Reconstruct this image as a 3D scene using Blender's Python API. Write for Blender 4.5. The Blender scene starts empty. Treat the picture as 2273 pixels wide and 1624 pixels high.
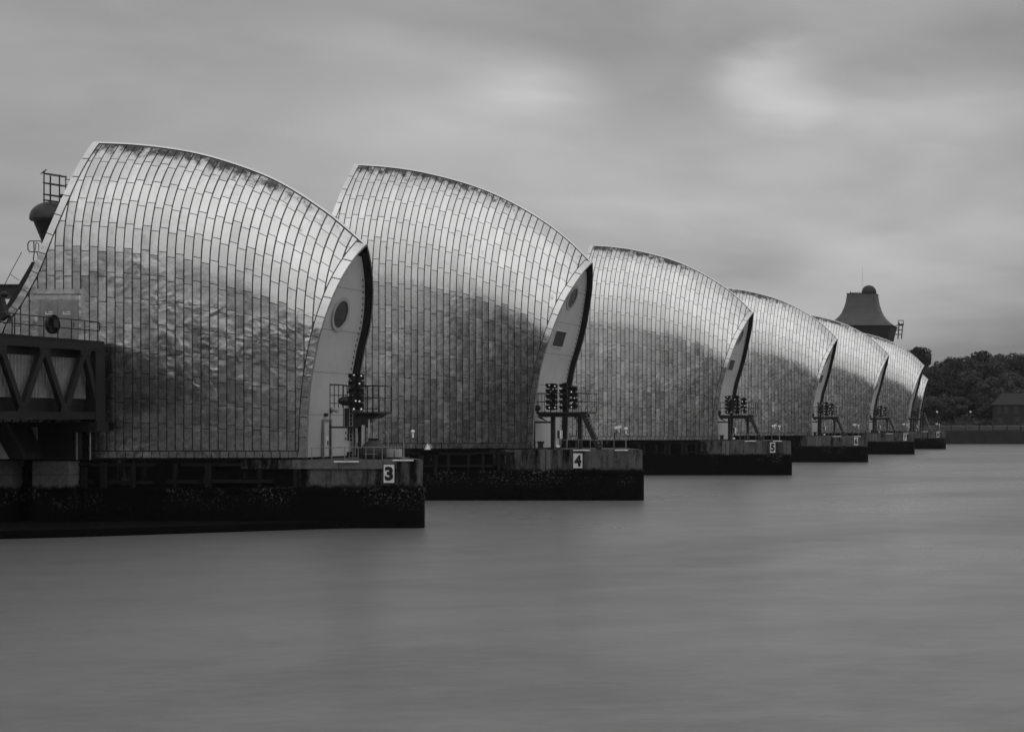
import bpy, math, random
from mathutils import Vector
R = math.radians
random.seed(7)
scene = bpy.context.scene
col = scene.collection

# ------------------------------------------------------------------ camera
F, CX, CY, CAMZ = 3683.0, 2455.0, 936.0, 7.2          # survey of the photograph (2273 px wide)
cam_d = bpy.data.cameras.new('camera'); cam = bpy.data.objects.new('camera', cam_d); col.objects.link(cam)
cam.location = (0, 0, CAMZ); cam.rotation_euler = (R(90), 0, 0)
cam_d.sensor_fit = 'HORIZONTAL'; cam_d.sensor_width = 36.0; cam_d.lens = F / 2273 * 36
cam_d.shift_x = -(CX - 1136.5) / 2273; cam_d.shift_y = (CY - 812) / 2273
cam_d.clip_start = 0.5; cam_d.clip_end = 6000
scene.camera = cam

# ------------------------------------------------------------------ world
W = bpy.data.worlds.new('World'); scene.world = W; W.use_nodes = True
wn, wl = W.node_tree.nodes, W.node_tree.links
wn.clear()
def N(nodes, t, **k):
    n = nodes.new(t)
    for a, b in k.items():
        if a in n.inputs: n.inputs[a].default_value = b
        else: setattr(n, a, b)
    return n
def math_n(nodes, links, op, a, b=None, clamp=False):
    n = nodes.new('ShaderNodeMath'); n.operation = op; n.use_clamp = clamp
    for i, v in enumerate((a, b)):
        if v is None: continue
        if isinstance(v, (int, float)): n.inputs[i].default_value = v
        else: links.new(v, n.inputs[i])
    return n.outputs[0]
def maprange(nodes, links, v, a, b, c, d, interp='SMOOTHSTEP'):
    n = nodes.new('ShaderNodeMapRange'); n.interpolation_type = interp
    links.new(v, n.inputs[0])
    for i, x in enumerate((a, b, c, d)): n.inputs[i + 1].default_value = x
    return n.outputs[0]
SUN_EL, SUN_AZ = 30.0, 160.0        # soft light through thinner cloud, behind the camera's right shoulder
def wm(op, a, b=None, clamp=False): return math_n(wn, wl, op, a, b, clamp)
tc = wn.new('ShaderNodeTexCoord'); G = tc.outputs['Generated']
sky = wn.new('ShaderNodeTexSky'); sky.sky_type = 'NISHITA'; sky.sun_disc = False
sky.sun_elevation = R(SUN_EL); sky.sun_rotation = R(SUN_AZ); sky.air_density = 1.0; sky.dust_density = 4.0
bw = wn.new('ShaderNodeRGBToBW'); wl.new(sky.outputs[0], bw.inputs[0])
sep = wn.new('ShaderNodeSeparateXYZ'); wl.new(G, sep.inputs[0])
el = sep.outputs[2]
den = wm('ADD', wm('MAXIMUM', el, 0.0), 0.16)
px_ = wm('DIVIDE', sep.outputs[0], den); py_ = wm('DIVIDE', sep.outputs[1], den)
cmb = wn.new('ShaderNodeCombineXYZ'); wl.new(px_, cmb.inputs[0]); wl.new(py_, cmb.inputs[1])
n1 = N(wn, 'ShaderNodeTexNoise', Scale=0.9, Detail=5.0, Roughness=0.5, Distortion=0.4); wl.new(cmb.outputs[0], n1.inputs['Vector'])
n2 = N(wn, 'ShaderNodeTexNoise', Scale=2.6, Detail=4.0, Roughness=0.5, Distortion=0.3); wl.new(cmb.outputs[0], n2.inputs['Vector'])
cl = wm('ADD', maprange(wn, wl, n1.outputs[0], .3, .72, -.11, .13), maprange(wn, wl, n2.outputs[0], .35, .72, -.04, .05))
# base of the overcast: murky at the horizon, brighter above it, brightest overhead
grad = maprange(wn, wl, el, -0.01, 0.11, .47, .86)
grad = wm('ADD', grad, maprange(wn, wl, el, 0.14, 0.26, 0.0, -0.11))
grad = wm('ADD', grad, maprange(wn, wl, el, 0.27, 0.80, 0.0, 0.64))
def skydir(x, y):
    return Vector(((x - CX) / F, 1.0, (CY - y) / F)).normalized()
wv = N(wn, 'ShaderNodeTexNoise', Scale=7.0, Detail=4.0, Roughness=.55)
wmp = N(wn, 'ShaderNodeMapping'); wmp.inputs['Scale'].default_value = (1, 1, 3.0); wl.new(G, wmp.inputs['Vector']); wl.new(wmp.outputs[0], wv.inputs['Vector'])
wsub = wn.new('ShaderNodeVectorMath'); wsub.operation = 'SUBTRACT'; wl.new(wv.outputs['Color'], wsub.inputs[0]); wsub.inputs[1].default_value = (.5, .5, .5)
wsc = wn.new('ShaderNodeVectorMath'); wsc.operation = 'SCALE'; wl.new(wsub.outputs[0], wsc.inputs[0]); wsc.inputs['Scale'].default_value = .055
wad = wn.new('ShaderNodeVectorMath'); wad.operation = 'ADD'; wl.new(G, wad.inputs[0]); wl.new(wsc.outputs[0], wad.inputs[1])
wnm = wn.new('ShaderNodeVectorMath'); wnm.operation = 'NORMALIZE'; wl.new(wad.outputs[0], wnm.inputs[0]); WARP = wnm.outputs[0]
def blob(x, y, r, amp, flat=1.9):
    """soft brighter or darker patch of cloud, wider than high"""
    d = skydir(x, y)
    vm = wn.new('ShaderNodeVectorMath'); vm.operation = 'SUBTRACT'; wl.new(WARP, vm.inputs[0]); vm.inputs[1].default_value = d
    vs_ = wn.new('ShaderNodeVectorMath'); vs_.operation = 'MULTIPLY'; wl.new(vm.outputs[0], vs_.inputs[0]); vs_.inputs[1].default_value = (1, 1, flat)
    ln = wn.new('ShaderNodeVectorMath'); ln.operation = 'LENGTH'; wl.new(vs_.outputs[0], ln.inputs[0])
    return maprange(wn, wl, ln.outputs['Value'], 0.0, r / F, amp, 0.0)
tot = wm('ADD', grad, cl)
bmp = N(wn, 'ShaderNodeMapping'); bmp.inputs['Scale'].default_value = (7, 7, 19); wl.new(WARP, bmp.inputs['Vector'])
n3 = N(wn, 'ShaderNodeTexNoise', Scale=1.2, Detail=3.0, Roughness=.45, Distortion=.2); wl.new(bmp.outputs[0], n3.inputs['Vector'])
brk = None
for b in [(1185, 205, 200, .30), (1090, 330, 420, .10), (1700, 195, 210, .36), (1880, 235, 330, .18), (2130, 285, 260, .16), (1400, 455, 380, .16), (2120, 440, 260, .08), (1900, 585, 620, .17)]:
    q = blob(*b); brk = q if brk is None else wm('ADD', brk, q)
tot = wm('ADD', tot, wm('MULTIPLY', brk, maprange(wn, wl, n3.outputs[0], .34, .66, .65, 1.25)))
for b in [(1400, 90, 460, -.11), (2280, 110, 420, -.10), (1580, 518, 360, -.13), (2300, 380, 300, -.05), (60, 420, 900, -.10), (2250, 770, 480, -.16), (600, 40, 700, -.06), (1480, 300, 260, -.07)]:
    tot = wm('ADD', tot, blob(*b))
tot = wm('ADD', tot, maprange(wn, wl, n3.outputs[0], .3, .7, -.02, .02))
tot = wm('MULTIPLY', tot, 4.75)
mixs = wm('ADD', wm('MULTIPLY', tot, .93), wm('MULTIPLY', wm('MINIMUM', bw.outputs[0], 6.0), .07))
bg = wn.new('ShaderNodeBackground'); bg.inputs['Strength'].default_value = 0.1
wo = wn.new('ShaderNodeOutputWorld'); wl.new(mixs, bg.inputs['Color']); wl.new(bg.outputs[0], wo.inputs['Surface'])

# ------------------------------------------------------------------ sun, soft through the cloud
sun_d = bpy.data.lights.new('sun', 'SUN'); sun = bpy.data.objects.new('sun', sun_d); col.objects.link(sun)
sun_d.energy = 0.5; sun_d.angle = R(110); sun_d.color = (1, .99, .98)
az = R(SUN_AZ); e = R(SUN_EL)
sdir = Vector((math.sin(az) * math.cos(e), math.cos(az) * math.cos(e), math.sin(e)))
sun.rotation_euler = sdir.to_track_quat('Z', 'Y').to_euler(); sun.location = sdir * 300

vs = scene.view_settings
vs.view_transform = 'Standard'; vs.look = 'None'; vs.gamma = 1.0; vs.use_curve_mapping = False; vs.exposure = 0.0

# ------------------------------------------------------------------ materials
MATS = {}
def newmat(name):
    m = bpy.data.materials.new(name); m.use_nodes = True
    nt = m.node_tree; b = nt.nodes['Principled BSDF']; MATS[name] = m
    return m, nt.nodes, nt.links, b
def simple(name, v, rough=.6, metal=0.0, var=.25, scale=1.5, bump=.0, emit=0):
    m, n, l, b = newmat(name)
    b.inputs['Roughness'].default_value = rough; b.inputs['Metallic'].default_value = metal
    geo = n.new('ShaderNodeNewGeometry')
    nz = N(n, 'ShaderNodeTexNoise', Scale=scale, Detail=6.0, Roughness=.65); l.new(geo.outputs['Position'], nz.inputs['Vector'])
    o = maprange(n, l, nz.outputs[0], .3, .7, v * (1 - var), v * (1 + var), 'LINEAR')
    l.new(o, b.inputs['Base Color'])
    if bump:
        bp = N(n, 'ShaderNodeBump', Strength=.6, Distance=bump); l.new(nz.outputs[0], bp.inputs['Height']); l.new(bp.outputs[0], b.inputs['Normal'])
    if emit:
        b.inputs['Emission Color'].default_value = (1, 1, 1, 1); b.inputs['Emission Strength'].default_value = emit
    return m
simple('black_steel', .012, .55, .0, .4, 3)
simple('dark_steel', .035, .5, .3, .4, 2)
simple('grey_steel', .022, .5, .3, .35, 1.2)
simple('galvanised', .28, .45, .5, .25, 2)
simple('white_paint', .86, .5, 0, .08, 2)
simple('sheet', .26, .6, 0, .3, .8)
simple('pale_paint', .45, .5, 0, .15, .6)
simple('wall_paint', .60, .48, 0, .07, .7)
simple('plate_white', .8, .5, 0, .12, 3)
simple('ink', .006, .6, 0, .1, 3)
simple('shell', .09, .45, 1.0, .3, 1)
simple('reveal', .014, .6, .2, .3, 1)
simple('glass', .012, .08, 0, .2, 1)
simple('lamp_lit', .8, .4, 0, .05, 1, 0, .35)
simple('roof_lead', .075, .55, .1, .2, .35)
simple('bark', .03, .9, 0, .4, 2)
simple('far_wall', .022, .9, 0, .45, .6)
simple('far_panel', .07, .7, 0, .25, .5)
simple('house_wall', .024, .9, 0, .25, .5)
simple('house_roof', .03, .9, 0, .25, .8)
simple('house_window', .028, .4, 0, .2, .8)
simple('feather', .03, .8, 0, .3, 12)
simple('door_paint', .42, .32, 1.0, .25, 1.5)
simple('canopy_steel', .45, .35, .9, .2, 1.5)
simple('land', .012, .95, 0, .4, .2)

# stainless cladding: metal, slightly rumpled, dirty under the ridge
def cladding(name, base, rough):
    m, n, l, b = newmat(name)
    b.inputs['Metallic'].default_value = 1.0
    geo = n.new('ShaderNodeNewGeometry'); pos = geo.outputs['Position']
    oi = n.new('ShaderNodeObjectInfo')
    at = n.new('ShaderNodeAttribute'); at.attribute_name = 'ridge'
    ar = n.new('ShaderNodeAttribute'); ar.attribute_name = 'tone'
    mp = N(n, 'ShaderNodeMapping'); mp.inputs['Scale'].default_value = (1.0, .5, 2.4); l.new(pos, mp.inputs['Vector'])
    w1 = N(n, 'ShaderNodeTexNoise', noise_dimensions='4D', Scale=.9, Detail=.8, Roughness=.4, Distortion=.7); l.new(mp.outputs[0], w1.inputs['Vector'])
    w4 = math_n(n, l, 'MULTIPLY', ar.outputs['Fac'], 37.0); l.new(w4, w1.inputs['W'])
    w2 = N(n, 'ShaderNodeTexNoise', noise_dimensions='4D', Scale=.95, Detail=.6, Roughness=.4, Distortion=1.4); l.new(pos, w2.inputs['Vector'])
    l.new(math_n(n, l, 'MULTIPLY', ar.outputs['Fac'], 4.0), w2.inputs['W'])
    w3 = N(n, 'ShaderNodeTexNoise', Scale=2.0, Detail=2.0, Roughness=.5); l.new(pos, w3.inputs['Vector'])
    # dents gather in patches
    pm = N(n, 'ShaderNodeTexNoise', Scale=.22, Detail=2.0); l.new(pos, pm.inputs['Vector'])
    patch = maprange(n, l, pm.outputs[0], .42, .66, .22, 1.0)
    spy = n.new('ShaderNodeSeparateXYZ'); l.new(pos, spy.inputs[0])
    patch = math_n(n, l, 'MULTIPLY', patch, maprange(n, l, spy.outputs[1], 122.0, 140.0, 1.35, .58))       # the near hood is the most dented
    h = math_n(n, l, 'ADD', math_n(n, l, 'MULTIPLY', w1.outputs[0], .50), math_n(n, l, 'MULTIPLY', w2.outputs[0], 1.25))
    h = math_n(n, l, 'MULTIPLY', h, patch)
    h = math_n(n, l, 'ADD', h, math_n(n, l, 'MULTIPLY', w3.outputs[0], .002))
    bp = N(n, 'ShaderNodeBump', Strength=1.0, Distance=.030); l.new(h, bp.inputs['Height']); l.new(bp.outputs[0], b.inputs['Normal'])
    # stain: soot and lichen just below the ridge, thickest on the long flat part of it
    sp = n.new('ShaderNodeSeparateXYZ'); l.new(pos, sp.inputs[0])
    ms = N(n, 'ShaderNodeMapping'); ms.inputs['Scale'].default_value = (1.0, 1.0, .55); l.new(pos, ms.inputs['Vector'])
    st = N(n, 'ShaderNodeTexNoise', Scale=1.5, Detail=7.0, Roughness=.72); l.new(ms.outputs[0], st.inputs['Vector'])
    nearr = maprange(n, l, at.outputs['Fac'], .35, 2.3, 1.0, 0.0)
    flat = maprange(n, l, sp.outputs[0], -61.0, -53.0, 1.0, 0.0)
    thr = math_n(n, l, 'MULTIPLY', nearr, math_n(n, l, 'ADD', math_n(n, l, 'MULTIPLY', flat, .26), .06))
    sv = maprange(n, l, math_n(n, l, 'ADD', st.outputs[0], thr), .60, .84, 0.0, .85)
    rn = math_n(n, l, 'ADD', maprange(n, l, ar.outputs['Fac'], 0, 1, .88, 1.08, 'LINEAR'), 0)
    g = N(n, 'ShaderNodeTexNoise', Scale=.5, Detail=5.0, Roughness=.6); l.new(pos, g.inputs['Vector'])
    tone = math_n(n, l, 'MULTIPLY', math_n(n, l, 'MULTIPLY', rn, base), maprange(n, l, g.outputs[0], .3, .7, .92, 1.06, 'LINEAR'))
    keep = math_n(n, l, 'SUBTRACT', 1.0, sv)
    l.new(math_n(n, l, 'MULTIPLY', tone, keep), b.inputs['Base Color'])
    l.new(math_n(n, l, 'ADD', math_n(n, l, 'MULTIPLY', sv, .4), maprange(n, l, w3.outputs[0], .3, .7, rough - .03, rough + .03)), b.inputs['Roughness'])
    return m
cladding('stainless', .78, .26)

# pier concrete: pale where clean, streaked black, black and slimy in the tidal range
def concrete(name, base, lo, hi, d0=.17, d1=-.03):
    m, n, l, b = newmat(name)
    geo = n.new('ShaderNodeNewGeometry'); pos = geo.outputs['Position']
    sp = n.new('ShaderNodeSeparateXYZ'); l.new(pos, sp.inputs[0])
    mp = N(n, 'ShaderNodeMapping'); mp.inputs['Scale'].default_value = (1.0, 1.0, .16); l.new(pos, mp.inputs['Vector'])
    st = N(n, 'ShaderNodeTexNoise', Scale=1.7, Detail=8.0, Roughness=.72); l.new(mp.outputs[0], st.inputs['Vector'])
    f = N(n, 'ShaderNodeTexNoise', Scale=5.0, Detail=8.0, Roughness=.75); l.new(pos, f.inputs['Vector'])
    big = N(n, 'ShaderNodeTexNoise', Scale=.28, Detail=4.0, Roughness=.6); l.new(pos, big.inputs['Vector'])
    dirty = maprange(n, l, sp.outputs[0], -57.0, -52.5, d0, d1)
    a = math_n(n, l, 'ADD', math_n(n, l, 'MULTIPLY', st.outputs[0], .7), math_n(n, l, 'MULTIPLY', big.outputs[0], .35))
    a = math_n(n, l, 'ADD', a, dirty)
    sv = maprange(n, l, a, lo, hi, 1.0, .0)
    tide = maprange(n, l, math_n(n, l, 'ADD', sp.outputs[2], math_n(n, l, 'ADD', math_n(n, l, 'MULTIPLY', f.outputs[0], .35), math_n(n, l, 'MULTIPLY', st.outputs[0], .8))), 3.25, 3.62, 0.0, 1.0)
    keep = math_n(n, l, 'MULTIPLY', sv, tide)
    v = math_n(n, l, 'MULTIPLY', maprange(n, l, f.outputs[0], .25, .75, base * .55, base * 1.35, 'LINEAR'), keep)
    # pale barnacle crust on the ledge and thin patches on the slime
    cr = math_n(n, l, 'MULTIPLY', maprange(n, l, f.outputs[0], .52, .64, 0, 1), maprange(n, l, big.outputs[0], .46, .60, 0, 1))
    band = math_n(n, l, 'MULTIPLY', maprange(n, l, sp.outputs[2], .9, 2.2, 0.0, 1.0), maprange(n, l, sp.outputs[2], 2.6, 2.9, 1.0, 0.0))
    v = math_n(n, l, 'ADD', v, math_n(n, l, 'MULTIPLY', math_n(n, l, 'MULTIPLY', cr, band), .16))
    v = math_n(n, l, 'ADD', v, .0025)
    l.new(v, b.inputs['Base Color']); b.inputs['Roughness'].default_value = .85; b.inputs['Specular IOR Level'].default_value = .12
    bp = N(n, 'ShaderNodeBump', Strength=.7, Distance=.04); l.new(f.outputs[0], bp.inputs['Height']); l.new(bp.outputs[0], b.inputs['Normal'])
concrete('pier_concrete', .13, .44, .64)
concrete('clean_concrete', .16, .55, .78)
concrete('buttress_concrete', .17, .60, .85, -.02, -.02)

# river: slow grey water, smoothed, with faint current streaks
m, n, l, b = newmat('water')
geo = n.new('ShaderNodeNewGeometry'); pos = geo.outputs['Position']
def wnoise(sc, scale, det, rough, dist=0.0):
    mp = N(n, 'ShaderNodeMapping'); mp.inputs['Scale'].default_value = sc; mp.inputs['Rotation'].default_value = (0, 0, .12); l.new(pos, mp.inputs['Vector'])
    t = N(n, 'ShaderNodeTexNoise', Scale=scale, Detail=det, Roughness=rough, Distortion=dist); l.new(mp.outputs[0], t.inputs['Vector']); return t.outputs[0]
s1 = wnoise((.022, .022, 1), 1.0, 3.0, .5, .8)          # broad slicks
s2 = wnoise((.16, .22, 1), 1.0, 5.0, .6, .4)           # ruffled patches
s3 = wnoise((.9, 1.6, 1), 1.0, 6.0, .65)               # fine chop, smoothed by the exposure
l.new(math_n(n, l, 'ADD', math_n(n, l, 'ADD', maprange(n, l, s1, .3, .7, .145, .215), maprange(n, l, s2, .3, .7, -.018, .018)), maprange(n, l, s3, .3, .7, -.018, .018)), b.inputs['Base Color'])
l.new(math_n(n, l, 'ADD', maprange(n, l, s1, .3, .7, .36, .27), maprange(n, l, s2, .3, .7, .02, -.02)), b.inputs['Roughness'])
b.inputs['IOR'].default_value = 1.45
hh = math_n(n, l, 'ADD', math_n(n, l, 'MULTIPLY', s3, .05), math_n(n, l, 'MULTIPLY', s2, .30))
bp = N(n, 'ShaderNodeBump', Strength=.4, Distance=.30); l.new(hh, bp.inputs['Height']); l.new(bp.outputs[0], b.inputs['Normal'])

m, n, l, b = newmat('foliage')
geo = n.new('ShaderNodeNewGeometry'); oi = n.new('ShaderNodeObjectInfo')
f = N(n, 'ShaderNodeTexNoise', Scale=.35, Detail=3.0); l.new(geo.outputs['Position'], f.inputs['Vector'])
v = math_n(n, l, 'MULTIPLY', maprange(n, l, f.outputs[0], .3, .7, .03, .065, 'LINEAR'), maprange(n, l, oi.outputs['Random'], 0, 1, .6, 1.7, 'LINEAR'))
l.new(v, b.inputs['Base Color']); b.inputs['Roughness'].default_value = .85; b.inputs['Specular IOR Level'].default_value = .15

# ------------------------------------------------------------------ mesh helpers
OFF = {}
class MB:
    def __init__(s): s.v = []; s.f = []; s.attr = {}; s.smooth = set()
    def quad(s, *p):
        i = len(s.v); s.v += [tuple(q) for q in p]; s.f.append(tuple(range(i, i + len(p)))); return s
    def box(s, x0, x1, y0, y1, z0, z1):
        i = len(s.v)
        s.v += [(x, y, z) for x in (x0, x1) for y in (y0, y1) for z in (z0, z1)]
        for q in ((0, 1, 3, 2), (4, 6, 7, 5), (0, 4, 5, 1), (2, 3, 7, 6), (0, 2, 6, 4), (1, 5, 7, 3)): s.f.append(tuple(i + k for k in q))
        return s
    def tube(s, p, q, r, n=7, r2=None):
        p, q = Vector(p), Vector(q); d = (q - p).normalized()
        a = d.orthogonal().normalized(); b = d.cross(a); r2 = r if r2 is None else r2; i = len(s.v)
        for c, rr in ((p, r), (q, r2)):
            for k in range(n):
                t = 2 * math.pi * k / n; s.v.append(tuple(c + a * rr * math.cos(t) + b * rr * math.sin(t)))
        for k in range(n): s.f.append((i + k, i + (k + 1) % n, i + n + (k + 1) % n, i + n + k))
        s.f.append(tuple(i + k for k in range(n))[::-1]); s.f.append(tuple(i + n + k for k in range(n)))
        return s
    def path(s, pts, r, n=6):
        for a, b in zip(pts, pts[1:]): s.tube(a, b, r, n)
        return s
    def bar(s, p, q, wx, wz):
        """rectangular bar between two points; wx across, wz the other way"""
        p, q = Vector(p), Vector(q); d = (q - p).normalized(); up = Vector((0, 0, 1))
        a = d.cross(up)
        a = Vector((1, 0, 0)) if a.length < .05 else a.normalized()
        b = a.cross(d).normalized(); i = len(s.v)
        for c in (p, q):
            for u, w in ((-1, -1), (1, -1), (1, 1), (-1, 1)): s.v.append(tuple(c + a * u * wx / 2 + b * w * wz / 2))
        for k in range(4): s.f.append((i + k, i + (k + 1) % 4, i + 4 + (k + 1) % 4, i + 4 + k))
        s.f += [(i + 3, i + 2, i + 1, i), (i + 4, i + 5, i + 6, i + 7)]
        return s
    def prism(s, poly, y0, y1):
        """polygon given in (x, z), extruded along y"""
        i = len(s.v); n = len(poly)
        s.v += [(x, y0, z) for x, z in poly] + [(x, y1, z) for x, z in poly]
        s.f.append(tuple(range(i, i + n))); s.f.append(tuple(range(i + n, i + 2 * n))[::-1])
        for k in range(n): s.f.append((i + k, i + n + k, i + n + (k + 1) % n, i + (k + 1) % n))
        return s
    def lathe(s, c, prof, n=20):
        """profile of (r, z) about a vertical axis at c"""
        i = len(s.v); m = len(prof)
        for r, z in prof:
            for k in range(n):
                t = 2 * math.pi * k / n; s.v.append((c[0] + r * math.cos(t), c[1] + r * math.sin(t), c[2] + z))
        for j in range(m - 1):
            for k in range(n): s.f.append((i + j * n + k, i + j * n + (k + 1) % n, i + (j + 1) * n + (k + 1) % n, i + (j + 1) * n + k))
        s.f.append(tuple(i + k for k in range(n))[::-1]); s.f.append(tuple(i + (m - 1) * n + k for k in range(n)))
        return s
    def sphere(s, c, rx, ry, rz, nu=10, nv=6):
        i = len(s.v)
        for j in range(nv + 1):
            ph = math.pi * j / nv
            for k in range(nu):
                t = 2 * math.pi * k / nu
                s.v.append((c[0] + rx * math.sin(ph) * math.cos(t), c[1] + ry * math.sin(ph) * math.sin(t), c[2] - rz * math.cos(ph)))
        for j in range(nv):
            for k in range(nu): s.f.append((i + j * nu + k, i + j * nu + (k + 1) % nu, i + (j + 1) * nu + (k + 1) % nu, i + (j + 1) * nu + k))
        return s
    def mesh(s, name, mat, off=(0, 0, 0), smooth=False):
        me = bpy.data.meshes.new(name)
        if mat == 'stainless' and not s.attr: s.attr = {'ridge': [9.0] * len(s.v), 'tone': [.3] * len(s.v)}
        me.from_pydata([(a - off[0], b - off[1], c - off[2]) for a, b, c in s.v], [], s.f)
        for k, vals in s.attr.items():
            at = me.attributes.new(k, 'FLOAT', 'POINT'); at.data.foreach_set('value', vals)
        if smooth is True:
            me.polygons.foreach_set('use_smooth', [True] * len(me.polygons))
        elif s.smooth:
            me.polygons.foreach_set('use_smooth', [i in s.smooth for i in range(len(me.polygons))])
        if mat: me.materials.append(MATS[mat])
        me.update()
        return me
    def build(s, name, mat, parent=None, smooth=False):
        if parent is not None: off = OFF[parent.name]
        else:
            xs, ys, zs = zip(*s.v); off = ((min(xs) + max(xs)) / 2, (min(ys) + max(ys)) / 2, min(zs))
        o = bpy.data.objects.new(name, s.mesh(name, mat, off, smooth)); col.objects.link(o)
        if parent is not None: o.parent = parent
        else: o.location = off
        OFF[o.name] = off
        return o
def thing(name, loc, label, cat, group=None):
    o = bpy.data.objects.new(name, None); col.objects.link(o); o.location = loc; o.empty_display_size = .3
    OFF[o.name] = tuple(loc); return tag(o, label, cat, group)
def tag(o, label, cat, group=None):
    o['label'] = label; o['category'] = cat
    if group: o['group'] = group
    return o
def struct(o): o['kind'] = 'structure'; return o
def copy_tree(o, parent=None):
    c = o.copy(); col.objects.link(c); c.parent = parent
    for ch in o.children: copy_tree(ch, c)
    return c
def P(x, y, Y):                         # a surveyed point of the photograph at a known distance
    return ((x - CX) / F * Y, Y, CAMZ + (CY - y) / F * Y)
def PX(x, Y): return (x - CX) / F * Y
def PZ(y, Y): return CAMZ + (CY - y) / F * Y
def interp(pts, x):                     # piecewise linear, extrapolated
    if x <= pts[0][0]: a, b = pts[0], pts[1]
    elif x >= pts[-1][0]: a, b = pts[-2], pts[-1]
    else:
        for a, b in zip(pts, pts[1:]):
            if a[0] <= x <= b[0]: break
    return a[1] + (b[1] - a[1]) * (x - a[0]) / (b[0] - a[0])
def smooth_curve(pts, k=8):             # Catmull-Rom, first coordinate increasing
    q = [(2 * pts[0][0] - pts[1][0], 2 * pts[0][1] - pts[1][1])] + pts + [(2 * pts[-1][0] - pts[-2][0], 2 * pts[-1][1] - pts[-2][1])]
    out = []
    for i in range(1, len(q) - 2):
        p0, p1, p2, p3 = q[i - 1:i + 3]
        for j in range(k):
            t = j / k
            out.append(tuple(.5 * (2 * b + (c - a) * t + (2 * a - 5 * b + 4 * c - d) * t * t + (3 * b - a - 3 * c + d) * t ** 3)
                             for a, b, c, d in zip(p0, p1, p2, p3)))
    out.append(pts[-1])
    return out

# ------------------------------------------------------------------ setting: river and banks
wb = MB().quad((-2500, -60, 0), (2500, -60, 0), (2500, 3000, 0), (-2500, 3000, 0))
struct(wb.build('river_water', 'water'))
# the bank the photographer stands on, with its wooded rise behind, heightened out of view to darken the steel's reflections
def terrain(name, x0, x1, ys, prof, mat, nx=60, amp=1.5, seed=1):
    rnd = random.Random(seed); mb = MB(); ph = [rnd.uniform(0, 6.28) for _ in range(6)]
    for j, y in enumerate(ys):
        for i in range(nx + 1):
            x = x0 + (x1 - x0) * i / nx
            a = prof[j][1] * (math.sin(x * .021 + ph[0]) + .6 * math.sin(x * .057 + ph[1]) + .4 * math.sin(x * .13 + ph[2] + y))
            mb.v.append((x, y, prof[j][0] + a * amp))
    for j in range(len(ys) - 1):
        for i in range(nx):
            a = j * (nx + 1) + i; mb.f.append((a, a + 1, a + nx + 2, a + nx + 1))
    return struct(mb.build(name, mat, smooth=False))
terrain('near_bank', -500, 300, [5, 4.99, -12, -30, -55, -120, -300], [(-3, 0), (5.3, 0), (5.6, .0), (20, .8), (37, 1.3), (38, 1.3), (28, 1)], 'land', seed=3)
terrain('far_bank', -900, 900, [541, 541.02, 552, 575, 620, 680, 800, 1200], [(-3, 0), (4.4, 0), (4.5, .05), (6, .2), (10, .6), (15, 1), (16, 1), (10, 1)], 'far_wall', seed=5)

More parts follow.
